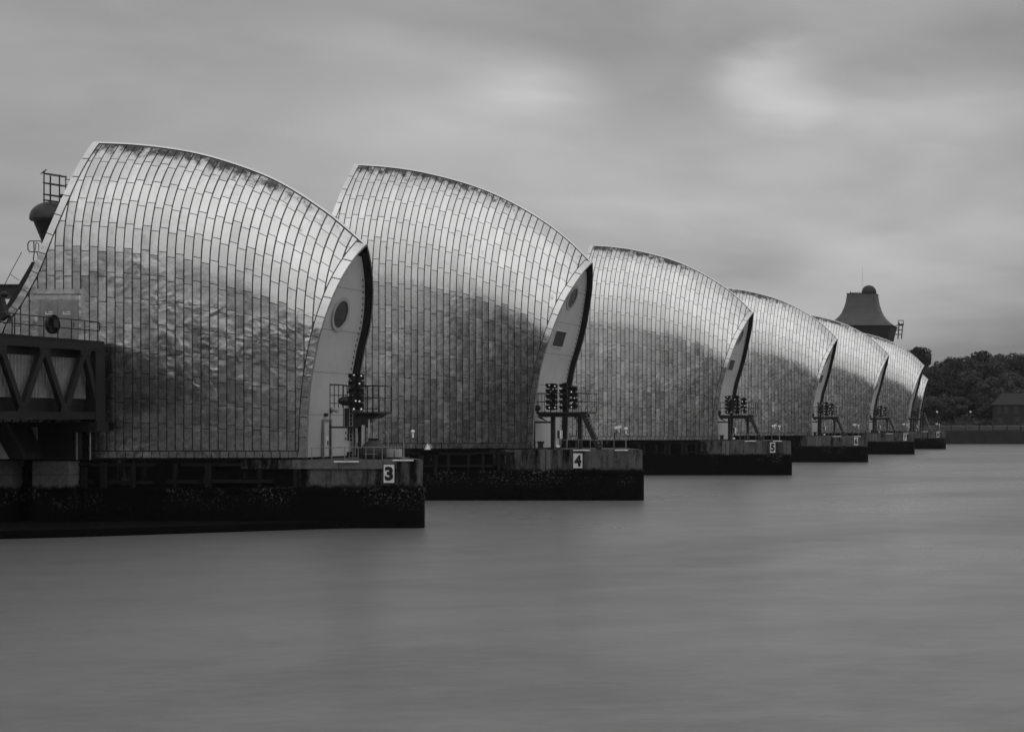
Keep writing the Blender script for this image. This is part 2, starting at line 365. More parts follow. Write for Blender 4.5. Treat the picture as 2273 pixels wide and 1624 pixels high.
# ------------------------------------------------------------------ hood geometry
class Hood:
    def __init__(s, Yc, w, zb, ridge_px, rim_px, alpha, cols_w):
        s.Yc, s.w, s.zb = Yc, w, zb
        s.alpha = R(alpha); s.Rr = w / (1 - math.cos(s.alpha)); s.rise = s.Rr * math.sin(s.alpha)
        s.ridge = smooth_curve([(PX(x, Yc), PZ(y, Yc)) for x, y in ridge_px])
        s.xl, s.xr = s.ridge[0][0], s.ridge[-1][0]; s.zl, s.zr = s.ridge[0][1], s.ridge[-1][1]
        s.cw = cols_w
        s.rimR = s.rim_from(rim_px, s.xr, s.zr)
        s.rimRi = s.inset(s.rimR, -1, .54)
    def zridge(s, x):
        if x <= s.xl: return s.zl
        return interp(s.ridge, x)
    def S(s, x): return s.zridge(x) - s.rise - s.zb + s.Rr * s.alpha
    def pt(s, x, a, lift=0.0):
        """point on the near half of the shell at column x and arc length a from the foot (y relative to the centre line)"""
        lv = s.zridge(x) - s.rise - s.zb
        if a <= lv: return (x, -s.w - lift, s.zb + a)
        th = (a - lv) / s.Rr
        return (x, -s.w + s.Rr * (1 - math.cos(th)) - lift * math.cos(th), s.zb + lv + s.Rr * math.sin(th) + lift * math.sin(th))
    def yz(s, x, z):
        lv = s.zridge(x) - s.rise - s.zb
        if z <= s.zb + lv: return -s.w
        k = min((z - s.zb - lv) / s.Rr, math.sin(s.alpha))
        return -s.w + s.Rr * (1 - math.sqrt(1 - k * k))
    def a_of(s, x, z):
        lv = s.zridge(x) - s.rise - s.zb
        if z <= s.zb + lv: return z - s.zb
        return lv + s.Rr * math.asin(min((z - s.zb - lv) / s.Rr, math.sin(s.alpha)))
    def rim_from(s, px, xp, zp):
        out = []
        for x, y in px:
            X, Y = xp, s.Yc
            for _ in range(25):
                Z = PZ(y, Y); Y = .5 * Y + .5 * (s.Yc + s.yz(X, Z)); X = PX(x, Y)
            out.append((PZ(y, Y), X))
        out[0] = (zp, xp)
        out.sort()
        out[0] = (s.zb, out[0][1])
        return smooth_curve(out, 5)
    def inset(s, rim, sgn, d):
        out = []
        for i, (z, x) in enumerate(rim):
            a, b = rim[max(i - 1, 0)], rim[min(i + 1, len(rim) - 1)]
            tz, tx = b[0] - a[0], b[1] - a[1]; L = math.hypot(tz, tx) or 1
            out.append((z - sgn * d * tx / L * (1 if sgn > 0 else 1), x + sgn * d * tz / L))
        out = [(z, x) for z, x in out]; out.sort()
        return out
    def xR(s, z): return interp(s.rimR, z)
    def xL(s, z): return interp(s.rimL, z)
    def clip(s, x0, x1, v, lo, hi):
        """part of the row v between x0 and x1 that lies inside both rim strips"""
        def zz(x):
            S = s.S(x); return s.pt(x, lo + v * (S - lo - hi))[2]
        def inR(x): return x <= interp(s.rimRi, zz(x)) - .05
        def inL(x): return x >= interp(s.rimLi, zz(x)) + .05
        def cut(good, bad, f):
            for _ in range(14):
                m_ = (good + bad) / 2
                if f(m_): good = m_
                else: bad = m_
            return good
        if not inR(x0) or not inL(x1): return None
        a, b = x0, x1
        if not inR(b): b = cut(a, b, inR)
        if not inL(a): a = cut(b, a, inL)
        return (a, b) if b - a > .015 else None
SM_RIDGE = [(208, 316), (300, 320), (400, 332), (480, 350), (570, 380), (640, 413), (720, 465), (770, 505), (813, 543)]
SM_RIM = [(813, 543), (787, 572), (768, 600), (749, 634.5), (730.4, 678.4), (714.7, 725.4), (705.3, 760), (696, 810), (689.7, 847.6), (685, 901), (682, 963), (681, 1014)]
SM_RIML = [(208, 316), (184, 350), (165.7, 381.5), (144.7, 426), (121, 479), (97.3, 534), (75, 592), (44.7, 650), (21, 686.7), (2.6, 705)]
MN_RIDGE = [(787, 365), (860, 370), (940, 382), (1040, 408), (1120, 440), (1200, 485), (1260, 530), (1314, 583)]
MN_RIM = [(1314, 583), (1297, 601), (1274, 633), (1252.5, 668), (1233, 713), (1214.7, 766), (1202, 808), (1194, 852), (1188, 891.6), (1184.8, 931), (1182.5, 993)]
ZB = 4.75
small = Hood(116.7, 3.6, ZB, SM_RIDGE, SM_RIM, 48, .585)
rl = []
for x, y in SM_RIML:
    X, Y = small.xl, small.Yc
    for _ in range(25):
        Z = PZ(y, Y); Y = .5 * Y + .5 * (small.Yc + small.yz(X, Z)); X = PX(x, Y)
    rl.append((PZ(y, Y), X))
rl[0] = (small.zl, small.xl)
zlast, xlast = rl[-1]
rl += [(10.5, xlast - 1.4), (7.5, xlast - 2.1), (ZB, xlast - 2.4)]
rl.sort(); small.rimL = smooth_curve(rl, 5); small.rimLi = small.inset(small.rimL, 1, .5)
main = Hood(157.5, 4.8, ZB, MN_RIDGE, MN_RIM, 48, .594)
k_ = (main.zl - ZB) / (small.zl - ZB)
main.rimL = [(ZB + (z - ZB) * k_, main.xl + (x - small.xl) * 1.15) for z, x in small.rimL]
main.rimLi = main.inset(main.rimL, 1, .5)

SK, CAP, ROWS = .48, .27, 13
def tile_mb(h, x0, x1, v0, v1, rnd, lift=.036, k=3):
    """one sheet: a slightly tilted, bowed pan with folded edges"""
    S0 = h.S((x0 + x1) / 2); dv = .026 / S0
    v0, v1 = v0 + dv, v1 - dv
    a, b = x0 + .042, x1 - .042
    rows = []
    segs = [v0 + (v1 - v0) * i / k for i in range(k + 1)]
    cl = [h.clip(a, b, v, SK, CAP) for v in segs]
    if any(c is None or c[0] > a + .001 or c[1] < b - .001 for c in cl):
        segs = [v0 + (v1 - v0) * i / 6 for i in range(7)]; cl = [h.clip(a, b, v, SK, CAP) for v in segs]
    t1, t2 = rnd.gauss(0, .006), rnd.gauss(0, .006)
    pts = []; low = []; rd = []
    for i, (v, c) in enumerate(zip(segs, cl)):
        if c is None: continue
        fr = i / (len(segs) - 1)
        L, Lw = [], []
        for x in (c[0], (c[0] + c[1]) / 2, c[1]):
            S = h.S(x); s_ = SK + v * (S - SK - CAP)
            fx = (x - a) / (b - a) - .5
            li = lift + t1 * fx * 2 + t2 * (fr - .5) * 2 + .010 * (1 - 4 * fx * fx) * rnd.uniform(.3, 1.0)
            L.append(h.pt(x, s_, li)); Lw.append(h.pt(x, s_, .004)); rd.append(S - s_)
        pts.append(L); low.append(Lw)
    if len(pts) < 2: return None
    mb = MB(); n = len(pts)
    for r in pts: mb.v += r
    for i in range(n - 1):
        for j in range(2):
            a0 = i * 3 + j; mb.f.append((a0, a0 + 1, a0 + 4, a0 + 3)); mb.smooth.add(len(mb.f) - 1)
    rr = list(rd)
    ring = [(i, 0) for i in range(n)] + [(n - 1, 1)] + [(i, 2) for i in range(n - 1, -1, -1)] + [(0, 1)]
    for q in range(len(ring)):
        (i, j), (i2, j2) = ring[q], ring[(q + 1) % len(ring)]
        mb.quad(pts[i][j], pts[i2][j2], low[i2][j2], low[i][j]); rr += [rd[i * 3 + j], rd[i2 * 3 + j2], rd[i2 * 3 + j2], rd[i * 3 + j]]
    tn = min(1, max(0, rnd.gauss(.5, .22)))
    mb.attr = {'ridge': rr, 'tone': [tn] * len(mb.v)}
    return mb
def hood_tiles(h, skip=None, seed=1):
    rnd = random.Random(seed); out = []
    xs = []; x = h.xr + .3
    while x > h.rimL[0][1] - .2: xs.append(x); x -= h.cw
    for ci in range(len(xs) - 1):
        x1, x0 = xs[ci], xs[ci + 1]
        st = (.11 if ci % 2 else -.07) / ROWS
        bounds = [0.0] + [j / ROWS + st + rnd.uniform(-.006, .006) / ROWS for j in range(1, ROWS)] + [1.0]
        for j in range(ROWS):
            if skip and skip((x0 + x1) / 2, h.pt((x0 + x1) / 2, SK + (bounds[j] + bounds[j + 1]) / 2 * (h.S((x0 + x1) / 2) - SK - CAP))[2]): continue
            mb = tile_mb(h, x0, x1, bounds[j], bounds[j + 1], rnd)
            if mb: out.append(mb)
    return out
def shell_mb(h, side):
    """continuous backing shell; side -1 near, +1 far"""
    mb = MB(); nx, ns = 40, 26
    for i in range(nx + 1):
        t = i / nx
        for j in range(ns + 1):
            v = j / ns
            # march between the rims along this row
            xa, xb = h.xl, h.xr
            for _ in range(12):
                za = h.pt(xa, v * h.S(xa))[2]; xa = .5 * xa + .5 * h.xL(za)
                zb_ = h.pt(xb, v * h.S(xb))[2]; xb = .5 * xb + .5 * h.xR(zb_)
            x = xa + (xb - xa) * t
            q = h.pt(x, v * h.S(x)); mb.v.append((q[0], q[1] * -side, q[2]))
    for i in range(nx):
        for j in range(ns):
            a = i * (ns + 1) + j; mb.f.append((a, a + ns + 1, a + ns + 2, a + 1))
    return mb
def rim_tiles(h, rim, rimi, seed=3):
    """sheets of the strip that borders the cladding"""
    rnd = random.Random(seed); out = []
    L = 0; seq = [0]; cum = [0]
    for a, b in zip(rim, rim[1:]): cum.append(cum[-1] + math.hypot(b[0] - a[0], b[1] - a[1]))
    n = max(4, round(cum[-1] / 1.38))
    def at(c, curve):
        for i in range(len(cum) - 1):
            if cum[i] <= c <= cum[i + 1] + 1e-9:
                t = (c - cum[i]) / (cum[i + 1] - cum[i]); a, b = curve[i], curve[i + 1]
                return (a[0] + (b[0] - a[0]) * t, a[1] + (b[1] - a[1]) * t)
    for k in range(n):
        c0, c1 = cum[-1] * k / n + .03, cum[-1] * (k + 1) / n - .03
        pts, low = [], []
        t1 = rnd.gauss(0, .006)
        for i in range(5):
            c = c0 + (c1 - c0) * i / 4
            (zo, xo), (zi, xi) = at(c, rim), at(c, rimi)
            Lr, Lw = [], []
            for f in (0, .5, .94):
                z, x = zo + (zi - zo) * f, xo + (xi - xo) * f
                z = max(h.zb, min(z, h.zridge(x) - .05)); a = h.a_of(x, z)
                Lr.append(h.pt(x, a, .06 + t1 * (i - 2) / 2)); Lw.append(h.pt(x, a, .004))
            pts.append(Lr); low.append(Lw)
        mb = MB()
        for r in pts: mb.v += r
        for i in range(4):
            for j in range(2):
                a0 = i * 3 + j; mb.f.append((a0, a0 + 1, a0 + 4, a0 + 3)); mb.smooth.add(len(mb.f) - 1)
        ring = [(i, 0) for i in range(5)] + [(4, 1)] + [(i, 2) for i in range(4, -1, -1)] + [(0, 1)]
        for q in range(len(ring)):
            (i, j), (i2, j2) = ring[q], ring[(q + 1) % len(ring)]
            mb.quad(pts[i][j], pts[i2][j2], low[i2][j2], low[i][j])
        mb.attr = {'ridge': [9.0] * len(mb.v), 'tone': [min(1, max(0, rnd.gauss(.55, .2)))] * len(mb.v)}
        out.append(mb)
    return out
def join(mbs):
    o = MB(); o.attr = {'ridge': [], 'tone': []}
    for m_ in mbs:
        i = len(o.v); fi = len(o.f); o.v += m_.v; o.f += [tuple(i + k for k in f) for f in m_.f]
        o.smooth |= {fi + k for k in m_.smooth}
        for k in o.attr: o.attr[k] += m_.attr[k]
    return o
def skirt_mb(h, seed=5):
    rnd = random.Random(seed); out = []; x = h.xR(ZB) - .05
    while x > h.xL(ZB):
        a, b = x - h.cw + .03, x - .03; mb = MB(); t = rnd.gauss(0, .006)
        mb.box(a, b, -h.w - .05 - t, -h.w - .004, ZB + .01, ZB + SK - .05)
        mb.attr = {'ridge': [9.0] * 8, 'tone': [min(1, max(0, rnd.gauss(.3, .2)))] * 8}; out.append(mb); x -= h.cw
    return out
def wall_pt(h, z, y, d=.5): return (h.xR(z) - d, y, z)
def yhalf(h, z): return max(.02, -h.yz(h.xR(z), z) - .12)
def wall_panels(h):
    out = []; zs = [ZB]
    while zs[-1] + 2.9 < h.zr - 1: zs.append(zs[-1] + 2.95)
    zs.append(h.zr - .75)
    for z0, z1 in zip(zs, zs[1:]):
        mb = MB(); n = 6
        for i in range(n + 1):
            z = z0 + .012 + (z1 - z0 - .024) * i / n; yh = yhalf(h, z)
            for y in (-yh, yh): mb.v.append(wall_pt(h, z, y))
        for i in range(n): a = i * 2; mb.f.append((a, a + 1, a + 3, a + 2))
        out.append(mb)
    return out
def wall_frame(h, px, Yc):
    """centre and axes on the end wall for a surveyed point"""
    z = PZ(px[1], Yc)
    for _ in range(20):
        X = h.xR(z) - .5; Y = X * F / (px[0] - CX); z = PZ(px[1], Y)
    y = max(-h.w, min(h.w, Y - Yc))
    d = (h.xR(z + .5) - h.xR(z - .5)); t = Vector((d, 0, 1)).normalized(); nrm = Vector((t.z, 0, -t.x))
    return Vector((X, y, z)), t, nrm
def disc(mb, c, u, v, nrm, r, depth, n=28, r0=0):
    i = len(mb.v)
    ringr = [(r, 0), (r, depth), (r0, depth)] if r0 else [(r, 0), (r, depth)]
    if r0: ringr.append((r0, 0))
    for rr, d in ringr:
        for k in range(n):
            t = 2 * math.pi * k / n; mb.v.append(tuple(c + u * rr * math.cos(t) + v * rr * math.sin(t) + nrm * d))
    for j in range(len(ringr) - 1):
        for k in range(n): mb.f.append((i + j * n + k, i + j * n + (k + 1) % n, i + (j + 1) * n + (k + 1) % n, i + (j + 1) * n + k))
    if not r0: mb.f.append(tuple(i + n + k for k in range(n)))
    return mb

def project(p, Yc):
    Y = Yc + p[1]; return (CX + F * p[0] / Y, CY - F * (p[2] - CAMZ) / Y)
def add(root, name, me):
    o = bpy.data.objects.new(name, me); col.objects.link(o); o.parent = root; OFF[o.name] = OFF[root.name]; return o
class HoodKit:                                            # mesh data shared by the hoods of one kind
    def __init__(s, h, porthole, vent, seed, skip=None):
        s.h = h; off = ((h.xl + h.xr) / 2, 0, ZB); s.off = off
        s.tile_mbs = hood_tiles(h, skip, seed)
        s.tiles = None
        s.shell = shell_mb(h, -1).mesh('backing_shell', 'shell', off, True)
        s.far = shell_mb(h, 1).mesh('far_side', 'reveal', off, True)
        s.rims = [m_.mesh('rim_panel', 'stainless', off) for m_ in rim_tiles(h, h.rimR, s.inner(h, -1))]
        s.rims += [m_.mesh('rim_panel', 'stainless', off) for m_ in rim_tiles(h, h.rimL, s.inner(h, 1), 9)]
        s.skirts = skirt_mb(h); s.skirt = join(s.skirts).mesh('skirt', 'stainless', off); s.skirtm = [m_.mesh('skirt_panel', 'stainless', off) for m_ in s.skirts]
        s.walls = [m_.mesh('wall_panel', 'wall_paint', off) for m_ in wall_panels(h)]
        # dark sheet behind the panel joints, gasket round the reveal, ridge cap
        bk = MB(); zs = [ZB + (h.zr - .5 - ZB) * i / 16 for i in range(17)]
        for z in zs:
            yh = yhalf(h, z) + .1
            bk.v += [wall_pt(h, z, -yh, .57), wall_pt(h, z, yh, .57)]
        for i in range(16): bk.f.append((i * 2, i * 2 + 1, i * 2 + 3, i * 2 + 2))
        s.back = bk.mesh('wall_backing', 'reveal', off)
        # far reveal lining: inside face of the far shell between the wall and its rim
        rv = MB()
        for side in (-1, 1):
            i0 = len(rv.v)
            for z in zs:
                yh = yhalf(h, z) + .03
                rv.v += [wall_pt(h, z, side * yh, .55), wall_pt(h, z, side * (yh + .02), .03)]
            for i in range(16): rv.f.append((i0 + i * 2, i0 + i * 2 + 1, i0 + i * 2 + 3, i0 + i * 2 + 2))
        s.reveal = rv.mesh('reveal_lining', 'reveal', off, True)
        ed = MB()
        for side in (-1, 1):
            pts = []
            for i in range(25):
                z = ZB + (h.zr - ZB) * i / 24; pts.append((h.xR(z) + .02, side * (-h.yz(h.xR(z), z) + .02), z))
            ed.path(pts, .055, 5)
        s.edge = ed.mesh('edge_trim', 'galvanised', off)
        bs = MB(); z = ZB + .4
        while z < h.zr - 2.2:
            for sg in (1,):
                y = sg * (yhalf(h, z) - .32); xx = h.xR(z) - .5
                bs.box(xx, xx + .03, y - .05, y + .05, z - .08, z + .08)
            z += .42
        s.bolts = bs.mesh('fixing_clips', 'grey_steel', off)
        cp = MB(); x = h.xl; pts = []
        for i in range(49):
            x = h.xl + (h.xr - h.xl) * i / 48; pts.append((x, 0, h.zridge(x) + .06))
        
        for q in pts: cp.v += [(q[0], -.12, q[2] - .12), (q[0], -.10, q[2] - .06), (q[0], 0, q[2] + .0), (q[0], .10, q[2] - .06), (q[0], .12, q[2] - .12)]
        for i in range(48):
            for j in range(4): cp.f.append((i * 5 + j, i * 5 + j + 1, i * 5 + j + 6, i * 5 + j + 5))
        cp.attr = {'ridge': [9.0] * len(cp.v), 'tone': [.9] * len(cp.v)}
        s.cap = cp.mesh('ridge_cap', 'stainless', off)
        c, t, nr = wall_frame(h, porthole, h.Yc); yv = Vector((0, 1, 0))
        s.ring = disc(MB(), c + nr * .0, t, yv, nr, 1.22, .10, 30, .98).mesh('porthole_frame', 'pale_paint', off)
        s.pane = disc(MB(), c, t, yv, nr, .99, .035, 30).mesh('porthole', 'glass', off)
        mu = MB()
        for q in (-.33, .33): mu.bar(c + t * q - yv * .93 + nr * .05, c + t * q + yv * .93 + nr * .05, .05, .05)
        s.mull = mu.mesh('glazing_bar', 'dark_steel', off)
        s.vent = s.slats = None
        if vent:
            c, t, nr = wall_frame(h, vent, h.Yc); hw, hh = 1.5, .78
            fr = MB()
            for sg in (-1, 1):
                fr.bar(c + t * sg * hh - yv * hw + nr * .04, c + t * sg * hh + yv * hw + nr * .04, .09, .10)
                fr.bar(c + yv * sg * hw - t * hh + nr * .04, c + yv * sg * hw + t * hh + nr * .04, .09, .10)
            s.vent = fr.mesh('vent', 'wall_paint', off)
            bkk = MB().quad(*[c + t * a * hh + yv * b_ * hw + nr * .012 for a, b_ in ((-1, -1), (-1, 1), (1, 1), (1, -1))])
            s.vback = bkk.mesh('vent_back', 'black_steel', off)
            s.slat = [MB().quad(*[c + t * (q + dz) + yv * b_ * (hw - .05) + nr * dn for dz, b_, dn in ((0, -1, .07), (0, 1, .07), (.09, 1, .02), (.09, -1, .02))]).mesh('slat', 'grey_steel', off)
                      for q in [-.72 + .13 * k for k in range(11)]]
    def inner(s, h, sgn):
        rim = h.rimR if sgn < 0 else h.rimL; out = []
        for i, (z, x) in enumerate(rim):
            a, b = rim[max(i - 1, 0)], rim[min(i + 1, len(rim) - 1)]
            tz, tx = b[0] - a[0], b[1] - a[1]; L = math.hypot(tz, tx) or 1
            wd = .54 if sgn < 0 else .5
            out.append((z - sgn * wd * tx / L, x + sgn * wd * tz / L))
        return out
    def place(s, Yc, label, individually, prev=None):
        h = s.h
        root = thing('barrier_hood', (s.off[0], Yc, ZB), label, 'hood', 'steel hoods along the barrier'); OFF[root.name] = s.off
        add(root, 'backing_shell', s.shell); add(root, 'far_side', s.far)
        if individually:
            for m_ in s.skirtm: add(root, 'skirt_panel', m_)
        else: add(root, 'skirt', s.skirt)['kind'] = 'stuff'
        add(root, 'ridge_cap', s.cap)
        add(root, 'edge_trim', s.edge); add(root, 'reveal_lining', s.reveal)
        wall = add(root, 'end_wall', s.back)
        for m_ in s.walls: add(wall, 'wall_panel', m_)
        add(wall, 'fixing_clips', s.bolts)['kind'] = 'stuff'
        po = add(root, 'porthole', s.pane); add(po, 'frame', s.ring); add(po, 'glazing_bar', s.mull)
        if s.vent:
            ve = add(root, 'vent', s.vent); add(ve, 'vent_back', s.vback)
            for m_ in s.slat: add(ve, 'slat', m_)
        if individually:
            if s.tiles is None: s.tiles = [None] * len(s.tile_mbs)
            score = []
            for i, mb in enumerate(s.tile_mbs):
                qs = [project(p, Yc) for p in mb.v[:max(4, len(mb.smooth) * 3 // 2)]]
                cx = sum(q[0] for q in qs) / len(qs); cy = sum(q[1] for q in qs) / len(qs)
                area = (max(q[0] for q in qs) - min(q[0] for q in qs)) * (max(q[1] for q in qs) - min(q[1] for q in qs))
                vis = cx > 0
                if prev:                                   # hidden behind the next hood on the left?
                    ph, pY = prev
                    z = CAMZ + (CY - cy) / F * pY; xe = CX + F * ph.xR(min(z, ph.zr)) / pY
                    xr_ = (cx - CX) / F * pY
                    if xr_ < ph.xr and z < ph.zridge(xr_) and cx < xe + 14: vis = False
                score.append((area if vis else area * .01, i))
            score.sort(reverse=True); pick = {i for _, i in score[:300]}
            for i in sorted(pick):
                if s.tiles[i] is None: s.tiles[i] = s.tile_mbs[i].mesh('tile', 'stainless', s.off)
                add(root, 'tile', s.tiles[i])
            rest = [mb for i, mb in enumerate(s.tile_mbs) if i not in pick]
            if rest:
                o = add(root, 'remaining_tiles', join(rest).mesh('remaining_tiles', 'stainless', s.off)); o['kind'] = 'stuff'
            for m_ in s.rims: add(root, 'rim_panel', m_)
        else:
            if not hasattr(s, 'all'): s.all = join(s.tile_mbs).mesh('tiles', 'stainless', s.off)
            o = add(root, 'tiles', s.all); o['kind'] = 'stuff'
            for m_ in s.rims: add(root, 'rim_panel', m_)
        return root

DOOR = (PX(90, 113.1), PX(170, 113.1), PZ(752, 113.1), PZ(666, 113.1))     # doorway in the near hood at bridge level
def doorskip(x, z): return DOOR[0] - .1 < x < DOOR[1] + .1 and DOOR[2] - .3 < z < DOOR[3] + .2
kit_small = HoodKit(small, (754.5, 697), None, 11, doorskip)
kit_main = HoodKit(main, (1269.8, 660.8), (1240, 752), 23)
kit_far = kit_small
Y3, Y4 = 112.4, 152.0
PIERS = [(3, small, Y3, 4.3), (4, main, 152.0, 5.5), (5, main, 224.0, 5.5), (6, main, 296.0, 5.5), (7, main, 368.0, 5.5), (8, main, 440.0, 5.5), (9, small, 481.0, 4.3)]
kit_small.place(116.7, 'largest silver steel hood at the left, above the pier numbered three', True)
kit_main.place(157.5, 'silver steel hood with porthole and square vent above the pier numbered four', True, (small, 116.7))
kit_main.place(229.5, 'silver steel hood above the pier numbered five, third from the left', True, (main, 157.5))
kit_main.place(301.5, 'silver steel hood above the pier numbered six, fourth from the left', False)
kit_main.place(373.5, 'silver steel hood above the pier numbered seven, fifth from the left', False)
kit_main.place(445.5, 'far silver steel hood above the pier numbered eight', False)
kit_small.place(485.3, 'farthest steel hood, a thin sliver showing past the one above pier eight', False)

# ------------------------------------------------------------------ piers
def outline(xl, xr, hw, Yc, g=0.0, skew=4.2, n=5):
    """plan of a pier: blunt downstream end cut back on the far side, rounded upstream end"""
    pts = []; r = .55
    for k in range(n + 1):                                     # rounded near corner
        t = -math.pi / 2 + math.pi / 2 * 1.2 * k / n
        pts.append((xr - r + (r + g) * math.cos(t), Yc - hw + r + (r + g) * math.sin(t)))
    for k in range(n + 1):                                     # rounded far corner
        t = math.pi / 2 * .2 + math.pi / 2 * .8 * k / n
        pts.append((xr - skew - 1.2 + (1.2 + g) * math.cos(t), Yc + hw - 1.2 + (1.2 + g) * math.sin(t)))
    for k in range(13):
        t = math.pi / 2 + math.pi * k / 12; c, s_ = math.cos(t), math.sin(t)
        pts.append((xl + 4 - (4 + g) * abs(c), Yc + (hw + g) * s_))
    return pts
def slab(mb, pts, z0, z1, close=True):
    i = len(mb.v); n = len(pts)
    mb.v += [(x, y, z0) for x, y in pts] + [(x, y, z1) for x, y in pts]
    for k in range(n): mb.f.append((i + k, i + (k + 1) % n, i + n + (k + 1) % n, i + n + k))
    mb.f.append(tuple(range(i + n, i + 2 * n)))
    mb.f.append(tuple(range(i, i + n))[::-1])
def make_pier(num, xl, xr, Yn, hw, label):
    Yc = Yn + hw
    root = thing('barrier_pier', ((xl + xr) / 2, Yc, 0), label, 'pier', 'concrete piers of the barrier')
    mb = MB(); slab(mb, outline(xl, xr, hw, Yc, .0), -3, 2.42); mb.build('tidal_wall', 'pier_concrete', root)
    mb = MB(); slab(mb, outline(xl, xr, hw, Yc, .10), 2.422, 2.72); mb.build('ledge', 'pier_concrete', root)
    mb = MB(); slab(mb, outline(xl, xr, hw, Yc, -.12), 2.722, 4.60); mb.build('upper_wall', 'pier_concrete', root)
    mb = MB(); slab(mb, outline(xl, xr, hw, Yc, -.20), 4.602, 4.66); mb.build('deck', 'pier_concrete', root)
    return root
p3 = make_pier(3, -108, PX(937, 112.6), Y3, 4.3, 'black stained concrete pier carrying the number three plate')
ap = MB(); slab(ap, [(-50.0, Y3 + .2), (-52.0, Y3 - .4), (-64, Y3 - 8.5), (-78, Y3 - 15.5), (-104, Y3 - 17), (-104, Y3 + .2)], -3, .5); ap.build('fender_apron', 'pier_concrete', p3)  # low dark slab added to stand in for the pier's reflection on the water
# coping blocks and buttresses of the near pier
for k, (a, b) in enumerate([(-58.6, -55.2), (-55.15, -52.0), (-51.95, -49.0), (-48.95, -48.1)]):
    MB().box(a, b, Y3 - .02, Y3 + .3, 4.02, 4.63).build('coping_block', 'clean_concrete', p3)
for a, b in ((PX(72, 111.3), PX(152, 111.3)), (PX(-60, 111.3), PX(28, 111.3))):
    bt = MB(); bt.box(a, b, 111.3, Y3 + .3, 3.68, 4.56); bt.box(a, b, 111.3, Y3 + .3, -2, 3.65); bt.box(a - .12, b + .02, 111.22, Y3 + .3, 2.44, 2.52)
    bt.build('buttress', 'buttress_concrete', p3)
for (num, h, Yn, hw), lab in zip(PIERS[1:], ['black stained concrete pier carrying the number four plate', 'black stained concrete pier carrying the number five plate',
        'black stained concrete pier carrying the number six plate', 'dark concrete pier carrying the number seven plate',
        'farthest visible dark concrete pier, carrying the number eight plate', 'dark concrete pier hidden behind pier eight under the last hood']):
    xr = -42.5 if num < 9 else -46.6
    r_ = make_pier(num, -106, xr, Yn, hw, lab)
    if num < 9:
        for a, b in ((-51.75, -51.35), (-51.25, -50.85)):
            fm = MB().box(a, b, Yn - .12, Yn + .3, 2.5, 4.64); fm.build('fender_column', 'clean_concrete', r_)

simple('wet_timber', .006, .95, 0, .6, 2.5)
rnd = random.Random(31)
for root_, Yw, x0, x1 in ((p3, Y3, -76, -54.5), (bpy.data.objects['barrier_pier.001'], 152.0, -66, -54), (bpy.data.objects['barrier_pier.002'], 224.0, -64, -53.5)):
    for zz, hh_ in ((4.22, .2), (3.02, .22)):
        x = x0
        while x < x1:
            L_ = rnd.uniform(1.4, 4.2); dz = rnd.uniform(-.05, .05); pr = rnd.uniform(.06, .22)
            if x + L_ > x1 + 1: break
            MB().box(x, x + L_, Yw + .12 - pr, Yw + .2, zz + dz, zz + dz + hh_).build('waling', 'wet_timber', root_); x += L_ + rnd.choice((.05, .06, .9, 1.8))
    for k in range(9):
        x = x0 + (x1 - x0) * (k + rnd.uniform(.1, .8)) / 9
        MB().box(x, x + rnd.uniform(.18, .4), Yw - .12, Yw + .11, 2.75, rnd.uniform(4.0, 4.5)).build('fender_post', 'wet_timber', root_)

# ------------------------------------------------------------------ numerals
def glyph(ch, h, wd, c, Y, bold=.03):
    cu = bpy.data.curves.new('g', 'FONT'); cu.body = ch; cu.size = 1.0; cu.extrude = .012; cu.offset = bold; cu.resolution_u = 4
    o = bpy.data.objects.new('g', cu); col.objects.link(o)
    dg = bpy.context.evaluated_depsgraph_get(); me = o.evaluated_get(dg).to_mesh()
    vs_ = [tuple(v.co) for v in me.vertices]; fs = [tuple(p.vertices) for p in me.polygons]
    o.evaluated_get(dg).to_mesh_clear(); bpy.data.objects.remove(o); bpy.data.curves.remove(cu)
    xs = [v[0] for v in vs_]; ys = [v[1] for v in vs_]
    sx, sy = wd / (max(xs) - min(xs)), h / (max(ys) - min(ys))
    mb = MB(); mb.v = [(c[0] + (v[0] - (max(xs) + min(xs)) / 2) * sx, Y - v[2], c[1] + (v[1] - (max(ys) + min(ys)) / 2) * sy) for v in vs_]; mb.f = fs
    return mb
def plate(ch, x0, x1, z0, z1, Y, label):
    root = thing('number_plate', ((x0 + x1) / 2, Y, z0), label, 'sign', 'pier number plates')
    MB().box(x0, x1, Y, Y + .05, z0, z1).build('panel', 'plate_white', root)
    w, h = x1 - x0, z1 - z0
    fr = MB(); e_ = .05
    fr.box(x0 - e_, x0, Y - .02, Y + .05, z0 - e_, z1 + e_).box(x1, x1 + e_, Y - .02, Y + .05, z0 - e_, z1 + e_)
    fr.box(x0, x1, Y - .02, Y + .05, z0 - e_, z0).box(x0, x1, Y - .02, Y + .05, z1, z1 + e_); fr.build('frame', 'ink', root)
    glyph(ch, h * .76, w * .76, ((x0 + x1) / 2, (z0 + z1) / 2), Y - .014, .05).build('numeral', 'ink', root)
    br = MB(); br.box(x0 + .1, x0 + .2, Y + .05, Y + .5, z0 + .2, z0 + .3).box(x1 - .2, x1 - .1, Y + .05, Y + .5, z0 + .2, z0 + .3)
    br.build('bracket', 'dark_steel', root)
plate('3', PX(851.5, 112.1), PX(875.5, 112.1), PZ(1071, 112.1), PZ(1030, 112.1), 112.1, 'white plate with black three on the nearest pier')
plate('4', PX(1272.5, 151.8), PX(1293, 151.8), PZ(1038.5, 151.8), PZ(1005.5, 151.8), 151.8, 'white plate with black four on the second pier')
